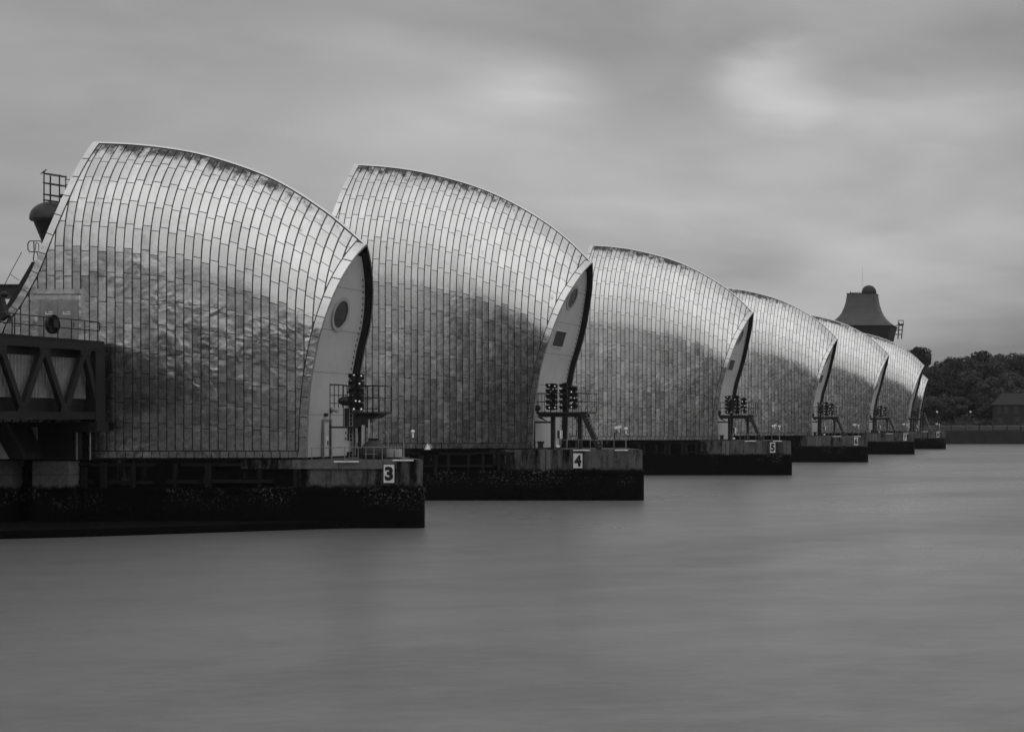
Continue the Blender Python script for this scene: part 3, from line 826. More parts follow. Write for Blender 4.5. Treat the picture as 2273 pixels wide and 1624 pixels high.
for nm, Yn in (('5', 224), ('6', 296), ('7', 368), ('8', 440)):
    Y = Yn - .25; x = -44.95 if nm == '5' else -44.55
    plate(nm, x - .36, x + .36, 3.05, 4.45, Y, 'white plate with black %s on its pier' % {'5': 'five', '6': 'six', '7': 'seven', '8': 'eight'}[nm])

# ------------------------------------------------------------------ furniture of the main piers (built for pier 4, copied to 5 to 8)
def railing(mb_posts, mb_rails, p, q, z, h, n, rails=(1.0, .55), r=.028):
    p, q = Vector(p), Vector(q)
    for k in range(n + 1):
        c = p + (q - p) * k / n; mb_posts.append(MB().tube((c.x, c.y, z), (c.x, c.y, z + h), r, 6))
    for f in rails: mb_rails.append(MB().tube((p.x, p.y, z + h * f), (q.x, q.y, z + h * f), r, 6))
def signal_panel(root, x0, x1, y, z0, z1, lamps, rows=5):
    pn = MB(); pn.box(x0 + .28 * (x1 - x0), x1 - .28 * (x1 - x0), y + .05, y + .2, z0, z1)
    part = pn.build('signal_panel', 'black_steel', root)
    hz = (z1 - z0) / rows
    for r_ in range(rows):
        zz = z0 + hz * (r_ + .5)
        for cx in (x0 + .24 * (x1 - x0), x1 - .24 * (x1 - x0)):
            bx = MB(); rr = min(hz, (x1 - x0) / 2) * .42
            bx.box(cx - rr * 1.05, cx + rr * 1.05, y - .06, y + .06, zz - rr, zz + rr)
            bx.box(cx - rr * 1.15, cx + rr * 1.15, y - .3, y - .06, zz + rr * .82, zz + rr)       # visor
            bx.box(cx - rr * 1.15, cx - rr * .95, y - .22, y - .06, zz - rr * .3, zz + rr * .82).box(cx + rr * .95, cx + rr * 1.15, y - .22, y - .06, zz - rr * .3, zz + rr * .82)
            bx.build('lamp_housing', 'black_steel', part)
    for (fx, fz) in lamps:
        c = Vector((x0 + fx * (x1 - x0), y - .09, z0 + fz * (z1 - z0)))
        disc(MB(), c, Vector((1, 0, 0)), Vector((0, 0, 1)), Vector((0, -1, 0)), .055, .03, 10).build('lamp', 'lamp_lit', part)
FURN = []           # (root, label template)
def mthing(name, loc, tmpl, cat, group):
    o = thing(name, loc, tmpl.format(n='four'), cat, group); FURN.append((o, tmpl)); return o
DZ = 4.66
Yn = 152.0
def mk_platform():
    root = mthing('signal_platform', (-50.5, Yn + 2.4, DZ), 'black steel signal platform with lamps and stair on pier {n}', 'signal platform', 'signal platforms on the piers')
    fz = PZ(914, 154); x0, x1 = PX(1190, 154), PX(1312, 154); y0, y1 = Yn + .9, Yn + 3.6
    d = MB().box(x0 + .4, x1, y0, y1, fz - .16, fz); d.build('platform_deck', 'black_steel', root)
    b_ = MB()
    for y in (y0 + .3, y1 - .3):
        b_.bar((x0 + .6, y, fz - .32), (x1 - .5, y, fz - .32), .16, .3)
        b_.bar((x0 + .3, y, fz - .02), (x0 + 1.3, y, fz - .42), .12, .22)
        b_.bar((-48.9, y, fz - .95), (-48.35, y, fz - .35), .1, .12).bar((-48.6, y, fz - .95), (-49.15, y, fz - .35), .1, .12)
    b_.build('beam', 'black_steel', root)
    for x, w in ((-51.25, .32), (-48.75, .34)):
        MB().box(x - w / 2, x + w / 2, y0 + .7, y0 + 1.1, DZ, fz - .47).build('post', 'black_steel', root)
        MB().box(x - .35, x + .35, y0 + .5, y0 + 1.3, DZ, DZ + .06).build('base_plate', 'dark_steel', root)
    ps, rs = [], []
    railing(ps, rs, (x0, y0, 0), (x1, y0, 0), fz, 1.72, 9); railing(ps, rs, (x1, y0, 0), (x1, y1, 0), fz, 1.72, 2)
    railing(ps, rs, (x0, y0, 0), (x0, y1, 0), fz, 1.72, 2); railing(ps, rs, (x0, y1, 0), (x1, y1, 0), fz, 1.72, 6)
    for m_ in ps: m_.build('rail_post', 'black_steel', root)
    for m_ in rs: m_.build('rail', 'black_steel', root)
    zt0, zt1 = fz + .15, PZ(851, 154)
    signal_panel(root, PX(1219, 154), PX(1245, 154), y0 + .25, zt0, zt1, [(.3, .93), (.78, .9), (.42, .70), (.62, .78), (.42, .36), (.3, .1), (.78, .1)])
    signal_panel(root, PX(1247, 154), PX(1265, 154), y0 + .55, zt0, zt1 + .05, [(.1, .78)])
    signal_panel(root, PX(1270, 154), PX(1289, 154), y0 + .25, zt0 + .1, zt1 - .25, [(.3, .75), (.66, .48), (.4, .3), (.3, .1)], 4)
    st = MB(); a, bq = Vector((PX(1298, 154), y0 + .1, fz)), Vector((PX(1335, 154), y0 + .1, DZ))
    for y in (0, .8): st.bar(a + Vector((0, y, 0)), bq + Vector((0, y, 0)), .05, .34)
    stair = st.build('stair', 'dark_steel', root)
    for k in range(1, 12):
        c = a + (bq - a) * k / 12; MB().box(c.x - .12, c.x + .16, y0 + .13, y0 + .87, c.z - .02, c.z + .02).build('tread', 'galvanised', stair)
    for y in (0, .8):
        MB().tube(a + Vector((.05, y, 1.5)), bq + Vector((.1, y, 1.0)), .028).build('handrail', 'galvanised', stair)
        MB().tube(a + Vector((.05, y, .8)), bq + Vector((.1, y, .5)), .022).build('handrail', 'galvanised', stair)
    ju = MB()           # cable bundle and bracket at the hood side
    ju.sphere((x0 + .35, y0 + .4, fz + .35), .35, .3, .3, 8, 5)
    for k in range(4): ju.path([(x0 + .3, y0 + .3 + .1 * k, fz + .2), (x0 + .5 + .1 * k, y0 + .3, fz - .5), (x0 + 1.2, y0 + .4, fz - .85)], .035)
    ju.build('cable_bundle', 'black_steel', root)
    fr = MB(); fr.tube((x0 + .1, y0 + .4, DZ), (x0 + .1, y0 + .4, fz - .9), .07).tube((x0 + .1, y0 + .4, fz - .95), (-51.2, y0 + .4, fz - .95), .09)
    fr.build('side_frame', 'black_steel', root)
mk_platform()
def mk_rail():
    y = Yn + .35
    root = mthing('deck_railing', (-47, y, DZ), 'thin pale railing along the deck edge of pier {n}', 'railing', 'deck railings on the piers')
    ps, rs = [], []; railing(ps, rs, (-50.6, y, 0), (-44.1, y, 0), DZ, .9, 6, (1.0,), .026)
    for m_ in ps: m_.build('rail_post', 'galvanised', root)
    for m_ in rs: m_.build('rail', 'galvanised', root)
    ps, rs = [], []; railing(ps, rs, (-53.4, y, 0), (-52.4, y, 0), DZ, .85, 2, (1.0, .5), .026)
    for m_ in ps: m_.build('rail_post', 'dark_steel', root)
    for m_ in rs: m_.build('rail', 'dark_steel', root)
mk_rail()
def mk_bar(x0, x1, tmpl, Y=Yn - .3, z=4.60):
    root = mthing('tube_light', ((x0 + x1) / 2, Y, z), tmpl, 'light', 'white tube lights on the pier edges')
    MB().tube((x0, Y, z), (x1, Y, z), .055, 8).build('tube', 'white_paint', root)
    MB().box((x0 + x1) / 2 - .2, (x0 + x1) / 2 + .2, Y - .04, Yn + .3, z + .06, z + .13).build('bracket', 'galvanised', root)
mk_bar(-48.7, -47.2, 'longer white tube light on the edge of pier {n}, left of the cameras')
mk_bar(-44.9, -43.7, 'shorter white tube light at the right end of pier {n}')
def mk_camera():
    x, y = PX(1364, 153), Yn + 1.0
    root = mthing('security_camera', (x, y, DZ), 'white boxy security camera on a thin post, deck of pier {n}', 'camera', 'cameras on the piers')
    MB().tube((x, y, DZ), (x, y, 6.15), .05).build('post', 'dark_steel', root)
    MB().bar((x, y, 6.15), (x + .42, y, 6.3), .06, .06).build('arm', 'dark_steel', root)
    MB().tube((x + .42, y, 6.25), (x + .4, y, 6.62), .06).build('neck', 'white_paint', root)
    hd = MB().bar((x + .02, y - .1, 6.62), (x + .62, y + .1, 6.78), .3, .24).build('housing', 'white_paint', root)
    MB().bar((x - .0, y - .1, 6.615), (x + .03, y - .1, 6.62), .22, .16).build('lens', 'ink', hd)
mk_camera()
def mk_lamp():
    x, y = PX(1388, 153), Yn + 1.2
    root = mthing('deck_lamp', (x, y, DZ), 'white rounded lamp on a thin post beside the camera on pier {n}', 'lamp', 'white lamps on the piers')
    MB().tube((x, y, DZ), (x, y, 6.1), .045).build('post', 'galvanised', root)
    MB().tube((x, y, 6.1), (x, y, 6.45), .07).build('stem', 'white_paint', root)
    MB().sphere((x, y, 6.55), .2, .2, .15).build('head', 'white_paint', root, True)
    MB().sphere((x + .12, y, 5.98), .16, .16, .12).build('sounder', 'galvanised', root, True)
mk_lamp()
def mk_hoop():
    x, y = PX(1342 - 12, 154) - .15, Yn + 2.0
    x = PX(1298 - 14, 154)
    root = mthing('ladder_hoop', (x, y, DZ), 'pale bent-pipe ladder hoop behind the railing of pier {n}', 'handhold', 'ladder hoops on the piers')
    pts = [(x - .22, y, DZ)] + [(x - .22 * math.cos(t), y, 6.35 + .22 * math.sin(t)) for t in [math.pi * k / 8 for k in range(9)]] + [(x + .22, y, DZ)]
    MB().path(pts, .035).build('pipe', 'galvanised', root)
    MB().tube((x - .8, y, 5.9), (x - .22, y, 5.9), .03).tube((x - .8, y, DZ), (x - .8, y, 6.1), .03).build('guard_rail', 'dark_steel', root)
mk_hoop()
def mk_cabinet():
    x0, x1, y = PX(1239.5, 153), PX(1248, 153), Yn + .7
    root = mthing('control_cabinet', ((x0 + x1) / 2, y, 5.6), 'small grey control cabinet with white side under the platform on pier {n}', 'cabinet', 'control cabinets on the piers')
    MB().box(x0, x1 - .12, y, y + .4, 5.66, 6.4).build('case', 'dark_steel', root)
    MB().box(x1 - .12, x1, y - .02, y + .4, 5.66, 6.42).build('lit_side', 'white_paint', root)  # right-hand side of the cabinet, white
    MB().tube(((x0 + x1) / 2, y + .2, DZ), ((x0 + x1) / 2, y + .2, 5.66), .05).build('stand', 'dark_steel', root)
mk_cabinet()
def mk_ball():
    x, y = PX(1244.5, 153), Yn + .3
    root = mthing('bulkhead_lamp', (x, y, DZ), 'small round white lamp low on the deck of pier {n}', 'lamp', 'low round lamps on the piers')
    MB().tube((x, y, DZ), (x, y, DZ + .16), .06).build('base', 'dark_steel', root)
    MB().sphere((x, y, DZ + .28), .17, .17, .14).build('globe', 'white_paint', root, True)
mk_ball()
def mk_box():
    x0 = PX(1196, 153); y = Yn + .6
    root = mthing('bollard', (x0 + .25, y, DZ), 'squat black mooring bollard at the hood end of pier {n}', 'bollard', 'mooring bollards on the piers')
    MB().lathe((x0 + .3, y, DZ), [(.32, 0), (.26, .12), (.24, .55), (.34, .6), (.34, .72), (.2, .76)], 12).build('post', 'ink', root)
mk_box()
for k, nm in enumerate(('five', 'six', 'seven', 'eight')):
    for root, tmpl in FURN:
        c = copy_tree(root); c.location.y += 72.0 * (k + 1); c['label'] = tmpl.format(n=nm)

# ------------------------------------------------------------------ furniture of pier 3
D3 = 4.66
def p3_tower():
    Y = 114.6; fz = PZ(914, Y); x0, x1 = PX(746, Y), PX(853, Y); xm = PX(803, Y); y0, y1 = Y - .9, Y + 1.1
    root = thing('signal_platform', (xm, Y, D3), 'black steel signal platform on a single mast, deck of pier three', 'signal platform', 'signal platforms on the piers')
    MB().box(xm - .3, x1, y0, y1, fz - .12, fz).build('platform_deck', 'black_steel', root)
    MB().prism([(xm - .2, fz - .12), (x1, fz - .12), (x1 - .5, fz - .42), (xm + .5, fz - .5), (xm + .1, fz - 1.0), (xm - .3, fz - 1.0)], y0 + .4, y1 - .4).build('bracket', 'black_steel', root)
    lz = PZ(946, Y); MB().box(x0 + .05, xm, y0, y1, lz - .12, lz).build('lower_deck', 'black_steel', root)
    MB().box(xm - .18, xm + .18, Y - .2, Y + .2, D3, fz - .12).build('mast', 'black_steel', root)
    for x, r_ in ((PX(811, Y), .12), (PX(800, Y) - .35, .05), (PX(806.5, Y) + .55, .06)):
        MB().tube((x, Y - .35, D3), (x, Y - .35, fz - (.2 if r_ < .1 else .9)), r_).build('conduit', 'pale_paint' if r_ > .055 else 'galvanised', root)
    MB().tube((xm + .35, Y - .3, fz - 1.7), (xm + 1.15, Y - .3, fz - .35), .04).build('brace', 'galvanised', root)
    ps, rs = [], []
    railing(ps, rs, (x0, y0, 0), (xm - .6, y0, 0), PZ(905, Y), 1.55, 4); railing(ps, rs, (xm - .3, y0, 0), (x1, y0, 0), fz, 1.8, 5, (1, .55, .12))
    railing(ps, rs, (x1, y0, 0), (x1, y1, 0), fz, 1.8, 2, (1, .55)); railing(ps, rs, (x0, y1, 0), (x1, y1, 0), fz, 1.8, 8); railing(ps, rs, (x0, y0, 0), (x0, y1, 0), lz, 2.9, 1, (1, .55))
    for m_ in ps: m_.build('rail_post', 'black_steel', root)
    for m_ in rs: m_.build('rail', 'black_steel', root)
    MB().box(x0 + .75, xm - .55, y0 + .5, y1 - .3, lz + .02, lz + 1.25).build('equipment_box', 'black_steel', root)
    MB().sphere((xm - .75, y0 + .1, fz + .75), .55, .3, .32, 12, 6).build('floodlight', 'black_steel', root)
    signal_panel(root, PX(791, Y), PX(823, Y), y0 - .1, fz + .12, PZ(829, Y), [(.33, .95), (.84, .93), (.46, .73), (.72, .72), (.46, .25), (.72, .24), (.33, .03), (.84, .03)], 5)
    ld = MB()
    for x in (PX(783, Y), PX(790, Y)): ld.tube((x, Y - .5, D3), (x, Y - .5, fz + 1.2), .03)
    la = ld.build('ladder', 'galvanised', root)
    for k in range(15): MB().tube((PX(783, Y), Y - .5, D3 + .3 + .28 * k), (PX(790, Y), Y - .5, D3 + .3 + .28 * k), .02, 5).build('rung', 'galvanised', la)
    MB().box(PX(771, Y), PX(786, Y), y0 + .1, y0 + .5, PZ(1002, Y) , PZ(978, Y)).build('cabinet', 'pale_paint', root)
p3_tower()
def p3_rail():
    y = Y3 + .35; root = thing('deck_railing', (PX(795, y), y, D3), 'thin pale railing along the deck edge of pier three', 'railing', 'deck railings on the piers')
    hgt = PZ(993.5, y) - D3
    for xd in (692, 737, 765, 795, 812, 830, 848.5): MB().tube((PX(xd, y), y, D3), (PX(xd, y), y, D3 + hgt), .026, 6).build('rail_post', 'galvanised', root)
    MB().tube((PX(690, y), y, D3 + hgt), (PX(898, y), y, D3 + hgt + .06), .028).build('rail', 'galvanised', root)
    MB().tube((PX(808, y), y, D3 + .36), (PX(836, y), y, D3 + .36), .022).build('rail', 'galvanised', root)
p3_rail()
for a, b, yy, lab in ((741.5, 796, 1024.5, 'longer white tube light on the edge of pier three'), (872, 917.5, 1021.5, 'white tube light right of the number three plate')):
    Y = Y3 - .25; root = thing('tube_light', (PX((a + b) / 2, Y), Y, PZ(yy, Y)), lab, 'light', 'white tube lights on the pier edges')
    MB().tube((PX(a, Y), Y, PZ(yy, Y)), (PX(b, Y), Y, PZ(yy, Y)), .05, 8).build('tube', 'white_paint', root)
    MB().box(PX((a + b) / 2, Y) - .16, PX((a + b) / 2, Y) + .16, Y - .03, Y + .5, PZ(yy, Y) + .06, PZ(yy, Y) + .14).build('bracket', 'galvanised', root)
def p3_tank():
    Y = 114.0; x = PX(829, Y)
    root = thing('winch_drum', (x, Y, D3), 'squat dark domed drum with pipe hoops behind the railing of pier three', 'winch')
    MB().lathe((x, Y, D3), [(.75, 0), (.82, .1), (.82, .75), (.74, .85), (.55, 1.05), (.34, 1.25), (.3, 1.32), (.05, 1.36)], 22).build('drum', 'dark_steel', root, True)
    MB().lathe((x, Y, D3 + 1.33), [(.3, 0), (.38, .03), (.38, .08), (.1, .1)], 16).build('lid', 'black_steel', root)
    for xo, yo in ((-.1, .2), (.62, .3)):
        pts = [(x + xo - .24, Y + yo, D3 + .6)] + [(x + xo - .24 * math.cos(t), Y + yo, D3 + 1.62 + .24 * math.sin(t)) for t in [math.pi * k / 8 for k in range(9)]] + [(x + xo + .24, Y + yo, D3 + .6)]
        MB().path(pts, .04).build('hoop', 'galvanised', root)
p3_tank()
def p3_misc():
    Y = 112.9; x = PX(896, Y)
    root = thing('deck_lamp', (x, Y, D3), 'round white lamp on a cranked post at the right end of pier three', 'lamp', 'white lamps on the piers')
    MB().tube((x, Y, D3), (x, Y, PZ(971, Y)), .05).build('post', 'galvanised', root)
    MB().tube((x - .08, Y, PZ(971, Y)), (PX(916, Y), Y, PZ(970.5, Y)), .035).build('arm', 'dark_steel', root)
    MB().tube((PX(916.5, Y), Y, PZ(971, Y)), (PX(916.5, Y), Y, PZ(960, Y)), .07).build('stem', 'white_paint', root)
    MB().sphere((PX(916.5, Y), Y, PZ(957.5, Y)), .14, .14, .13).build('globe', 'white_paint', root, True)
    Y = 115.0
    for a, b, lab in ((849, 855, 'narrow pale crate left of two others on pier three'), (858, 873, 'widest pale crate behind the railing of pier three'), (877, 886, 'right hand pale crate on pier three by the lamp post')):
        r_ = thing('storage_crate', (PX((a + b) / 2, Y), Y, D3), lab, 'crate', 'pale crates on pier three')
        MB().box(PX(a, Y), PX(b, Y), Y, Y + .5, D3 + .1, PZ(996, Y)).build('case', 'pale_paint', r_)
        MB().box(PX(a, Y) + .02, PX(b, Y) - .02, Y + .02, Y + .48, D3, D3 + .1).build('skid', 'black_steel', r_)
    # wall camera and door on the end wall of the near hood
    z = PZ(940, 116); xw = small.xR(PZ(930, 116)) - .5
    Yd = xw * F / (724 - CX)
    root = thing('wall_door', (xw, Yd, D3), 'narrow pale door with dark edge in the end wall above pier three', 'door')
    MB().box(xw + .004, xw + .07, Yd - .48, Yd + .48, D3 + .1, PZ(937, Yd)).build('leaf', 'wall_paint', root)
    fr = MB().box(xw + .004, xw + .12, Yd - .62, Yd - .5, D3, PZ(934, Yd)).box(xw + .004, xw + .12, Yd + .5, Yd + .62, D3, PZ(934, Yd)).box(xw + .004, xw + .12, Yd - .62, Yd + .62, PZ(934, Yd), PZ(930, Yd))
    fr.build('frame', 'galvanised', root)
    MB().box(xw + .075, xw + .085, Yd - .2, Yd + .2, PZ(990, Yd), PZ(968, Yd)).build('notice', 'white_paint', root)
    MB().box(xw + .09, xw + .096, Yd - .05, Yd + .15, PZ(988, Yd), PZ(978, Yd)).build('print', 'ink', root)
    MB().box(xw + .09, xw + .12, Yd + .3, Yd + .44, PZ(1012, Yd), PZ(940, Yd)).build('edge_strip', 'ink', root)
    Yk = xw * F / (733 - CX)
    root = thing('wall_camera', (xw, Yk, PZ(915, Yk)), 'pale tubular camera bracketed to the end wall above the door', 'camera')
    MB().box(xw + .003, xw + .1, Yk - .15, Yk + .15, PZ(916, Yk), PZ(905, Yk)).build('bracket', 'dark_steel', root)
    MB().tube((xw + .12, Yk, PZ(907, Yk)), (xw + .62, Yk - .25, PZ(913, Yk)), .13, 10).build('housing', 'pale_paint', root)
    Yk = xw * F / (721 - CX)
    root = thing('wall_lamp', (xw, Yk, PZ(924, Yk)), 'little black bulkhead lamp on the end wall above the door', 'lamp')
    MB().box(xw + .003, xw + .16, Yk - .16, Yk + .16, PZ(924, Yk), PZ(917, Yk)).build('body', 'ink', root)
p3_misc()
# white marker on the edge of pier 4
Y = Yn + .35; c = P(949, 1014, Y)
mk = thing('day_mark', c, 'small white pyramid marker on the edge of pier four beside pier three', 'marker')
MB().lathe((c[0], c[1], 4.66), [(.30, 0), (.27, .05), (.02, .56)], 4).build('cone', 'white_paint', mk)
MB().box(c[0] - .5, c[0] + .3, c[1] - .2, c[1] + .2, 4.62, 4.665).build('base', 'grey_steel', mk)

# doorway in the near hood
xa, xb, za, zb_ = DOOR; yd = 113.1
root = thing('hood_door', ((xa + xb) / 2, yd - .06, za), 'double steel doors with canopy in the near hood at bridge level', 'door')
MB().box(xa - .62, xb + .62, yd - .03, yd - .004, za - .55, zb_ + .75).build('surround', 'stainless', root)
MB().box(xa - .14, xa + .02, yd - .1, yd - .004, za - .3, zb_).box(xb - .02, xb + .14, yd - .1, yd - .004, za - .3, zb_).build('frame', 'door_paint', root)
xm = (xa + xb) / 2
for a, b in ((xa + .03, xm - .015), (xm + .015, xb - .03)):
    lf = MB().box(a, b, yd - .08, yd - .004, za - .3, zb_ - .02).build('leaf', 'door_paint', root)
    s0 = a + .35
    MB().box(s0, s0 + .5, yd - .095, yd - .082, zb_ - .98, zb_ - .92).box(s0, s0 + .07, yd - .095, yd - .082, zb_ - .92, zb_ - .80).box(s0 + .22, s0 + .5, yd - .095, yd - .082, zb_ - .84, zb_ - .78).build('notice', 'white_paint', lf)
    MB().tube((b - .12, yd - .12, za + .8), (b - .12, yd - .12, za + 1.1), .02).build('handle', 'dark_steel', lf)
MB().prism([(xa - .4, zb_ + .02), (xb + .25, zb_ + .02), (xb + .2, zb_ + .32), (xa - .35, zb_ + .32)], yd - .11, yd - .004).build('canopy', 'stainless', root)
MB().box(xa - .45, xb + .3, yd - .07, yd - .004, zb_ + .36, zb_ + .42).build('lintel', 'dark_steel', root)

# ------------------------------------------------------------------ access bridge at the left, coming from the pier outside the picture
def bridge():
    XR, Ya, Yb = -68.0, 70.0, 112.6; XL = -77.5
    zt, zb, dk = 12.46, 7.36, 12.55
    root = thing('access_bridge', ((XR + XL) / 2, Yb, zb), 'dark steel truss bridge with corrugated sides reaching the near hood', 'bridge')
    MB().box(XL, XR + .06, Ya, Yb, dk, dk + .1).build('walkway', 'grey_steel', root)
    for X in (XR, XL):
        MB().box(X - .3, X, Ya, Yb, 11.96, dk - .003).build('top_chord', 'grey_steel', root)
        MB().box(X - .3, X, Ya, Yb - .9, zb, 7.86).build('bottom_chord', 'grey_steel', root)
    MB().box(XL + .31, XR - .31, Ya, Yb, 7.4, 7.6).build('floor', 'black_steel', root)
    MB().box(XL + .31, XR - .31, Ya, Yb, 11.98, 12.3).build('roof', 'black_steel', root)
    # truss nodes: top at 110.6, 106.35, 102.1 ...; bottom half way
    top = [110.6 - 4.25 * k for k in range(10)]; bot = [108.5 - 4.25 * k for k in range(10)]
    seq = []
    MB().bar((XR - .15, top[0], 12.0), (XR - .15, Yb - .5, 8.0), .3, .42).build('diagonal', 'grey_steel', root)
    for k in range(9):
        for a, b in (((XR - .15, top[k], 12.0), (XR - .15, bot[k], 7.8)), ((XR - .15, top[k + 1], 12.0), (XR - .15, bot[k], 7.8))):
            MB().bar(a, b, .30, .42).build('diagonal', 'grey_steel', root)
    for k in range(9):
        for yy, zz in ((top[k], 11.72), (bot[k], 8.05)):
            g = MB(); X = XR + .012; w_ = .62
            g.quad((X, yy - w_, zz - .3), (X, yy + w_, zz - .3), (X, yy + w_ * .6, zz + .35), (X, yy - w_ * .6, zz + .35)) if zz < 9 else g.quad((X, yy - w_ * .6, zz - .35), (X, yy + w_ * .6, zz - .35), (X, yy + w_, zz + .3), (X, yy - w_, zz + .3))
            v0 = list(g.v); g.v += [(x - .02, y, z) for x, y, z in v0]
            for q in range(4): g.f.append((q, (q + 1) % 4, 4 + (q + 1) % 4, 4 + q))
            gp = g.build('gusset_plate', 'grey_steel', root)
            bt = MB()
            for dy in (-.34, -.12, .12, .34):
                for dz in (-.14, .1): bt.box(X, X + .03, yy + dy - .03, yy + dy + .03, zz + dz - .03, zz + dz + .03)
            bt.build('bolts', 'dark_steel', gp)['kind'] = 'stuff'
    # corrugated side sheet: real ribs, set back behind the truss
    X0 = XR - .75; mb = MB(); y = Ya; i = 0; pts = []
    while y < Yb - 1.1:
        for dy, dx in ((0, 0), (.05, .12), (.15, .12), (.2, 0)): pts.append((X0 + dx, y + dy))
        y += .34
    for a, b in zip(pts, pts[1:]): mb.quad((a[0], a[1], 8.75), (b[0], b[1], 8.75), (b[0], b[1], 11.45), (a[0], a[1], 11.45))
    mb.build('corrugated_sheet', 'sheet', root)
    MB().box(X0 - .1, X0 + .02, Ya, Yb - .3, 7.6, 8.76).build('kick_panel', 'grey_steel', root)
    MB().box(X0 - .1, X0 + .02, Ya, Yb - .3, 11.44, 11.98).build('header_panel', 'grey_steel', root)
    MB().box(XR - .95, XR + .02, Yb - .95, Yb + .1, 7.2, 11.95).build('end_frame', 'black_steel', root)
    # railings
    def rl(X, y0, y1, lab, rnd_end):
        pr = []
        yy = y1
        while yy > y0: MB().tube((X, yy, dk + .1), (X, yy, dk + 1.38), .035, 6).build('rail_post', 'black_steel', root); yy -= 1.42
        for f in (1.38, .78):
            MB().tube((X, y0, dk + f), (X, y1, dk + f), .04, 6).build('rail', 'black_steel', root)
        MB().path([(X, y1, dk + 1.38), (X, y1 + .18, dk + 1.32), (X, y1 + .24, dk + 1.2), (X, y1 + .24, dk + .92), (X, y1 + .18, dk + .82), (X, y1, dk + .78)], .04).build('rail_end', 'black_steel', root)
    rl(XR, Ya, 111.9, '', True)
    rl(XL + 4.2, Ya, 103.0, '', True)
bridge()
Yl = 107.2
root = thing('lifebuoy_case', (-68.1, Yl, 12.9), 'dark rounded lifebuoy case hung on the bridge railing', 'lifebuoy case')
disc(MB(), Vector((-67.95, Yl, 13.5)), Vector((0, 1, 0)), Vector((0, 0, 1)), Vector((-1, 0, 0)), .62, .22, 20).build('case', 'black_steel', root)
MB().box(-67.94, -67.9, Yl - .1, Yl + .35, 13.3, 13.85).build('cover', 'dark_steel', root)
root = thing('equipment_box', (-70.5, 103.6, 12.65), 'black square equipment box behind the bridge railing at the left edge', 'box')
MB().box(-71.0, -70.2, 103.3, 103.9, 12.66, 13.3).build('case', 'ink', root)
MB().box(-71.0, -70.2, 103.25, 103.95, 13.31, 13.36).build('lid', 'dark_steel', root)
# support under the bridge, notice board, gate arm
Yb = 110.9
root = thing('bridge_support', (-72, Yb, 4.66), 'black steel trestle under the end of the access bridge', 'trestle')
MB().box(-76.5, -67.7, Yb + .4, 112.6, 6.5, 7.18).build('bearing_beam', 'black_steel', root)
MB().box(-73.4, -69.3, Yb + .6, 112.3, 4.66, 6.49).build('panel', 'black_steel', root)
for x in (-69.1, -68.2): MB().tube((x, Yb + .5, 4.66), (x, Yb + .5, 6.5), .05).build('strut', 'galvanised', root)
Yq = 111.2
root = thing('notice_board', (PX(70, Yq), Yq, PZ(979, Yq)), 'pale notice board with dark dots under the access bridge', 'sign')
MB().box(PX(57.5, Yq), PX(84, Yq), Yq - .05, Yq, PZ(979, Yq), PZ(948, Yq)).build('board', 'pale_paint', root)
dots = MB()
for r_, row in enumerate(((0, 1, 2), (.4, 1.4), (0, 1, 2), (0, 1, 2), (1,))):
    for c_ in row: dots.box(PX(64 + c_ * 4, Yq) - .04, PX(64 + c_ * 4, Yq) + .04, Yq - .062, Yq - .052, PZ(953 + r_ * 4, Yq) - .035, PZ(953 + r_ * 4, Yq) + .035)
dots.box(PX(74, Yq), PX(78, Yq), Yq - .062, Yq - .052, PZ(973, Yq), PZ(969.5, Yq))
dots.build('print', 'ink', root)
Yg = 108.5
root = thing('gate_arm', (PX(0, Yg), Yg, PZ(1018, Yg)), 'heavy grey steel gate arm slanting down under the bridge at the left edge', 'gate arm')
MB().prism([(PX(x, Yg), PZ(y, Yg)) for x, y in ((-90, 940), (14, 938), (50, 1006), (50, 1019), (-90, 1019))], Yg, Yg + 2.2).build('arm', 'grey_steel', root)
MB().prism([(PX(x, Yg), PZ(y, Yg)) for x, y in ((-90, 900), (-12, 958), (21, 1018), (-90, 1018))], Yg - .5, Yg - .004).build('face_plate', 'pale_paint', root)  # side face of the arm, its light put into the pale colour
MB().bar(P(17, 937, Yg - .1), P(52, 1005, Yg - .1), .2, .16).build('flange', 'dark_steel', root)

# ------------------------------------------------------------------ ventilation mast behind the near hood, on the far end of pier 4
Yv = 157.5; sc = Yv / F; xv = PX(116, Yv); zr_ = PZ(486, Yv)
root = thing('vent_mast', (xv, Yv, 4.66), 'dark domed cowl with caged top behind the left hood', 'mast')
MB().lathe((xv, Yv, 0), [(.5, 4.66), (.5, PZ(560, Yv)), (36 * sc, PZ(492, Yv)), (38 * sc, PZ(491, Yv))], 24).build('funnel', 'black_steel', root, True)
prof = [(43.5 * sc * math.cos(R(t)), zr_ + 38 * sc * math.sin(R(t))) for t in range(0, 91, 9)]
MB().lathe((xv, Yv, 0), [(41 * sc, PZ(492, Yv)), (43.5 * sc, PZ(488, Yv))] + prof[:-1] + [(.02, zr_ + 38 * sc)], 28).build('dome', 'dark_steel', root, True)
zc0, zc1 = PZ(450, Yv), PZ(389, Yv); xc = PX(122, Yv); rc = 22 * sc
for zz in (zc0 + .1, PZ(435, Yv), PZ(410, Yv), zc1):
    MB().path([(xc + rc * math.cos(t), Yv + rc * math.sin(t), zz - .12 * math.cos(t)) for t in [2 * math.pi * k / 20 for k in range(21)]], .05, 5).build('cage_hoop', 'black_steel', root)
for k in range(8):
    t = 2 * math.pi * k / 8 + .2; MB().tube((xc + rc * math.cos(t), Yv + rc * math.sin(t), zc0 - .6), (xc + rc * math.cos(t), Yv + rc * math.sin(t), zc1), .06 if k in (3, 4) else .035, 5).build('cage_bar', 'black_steel', root)
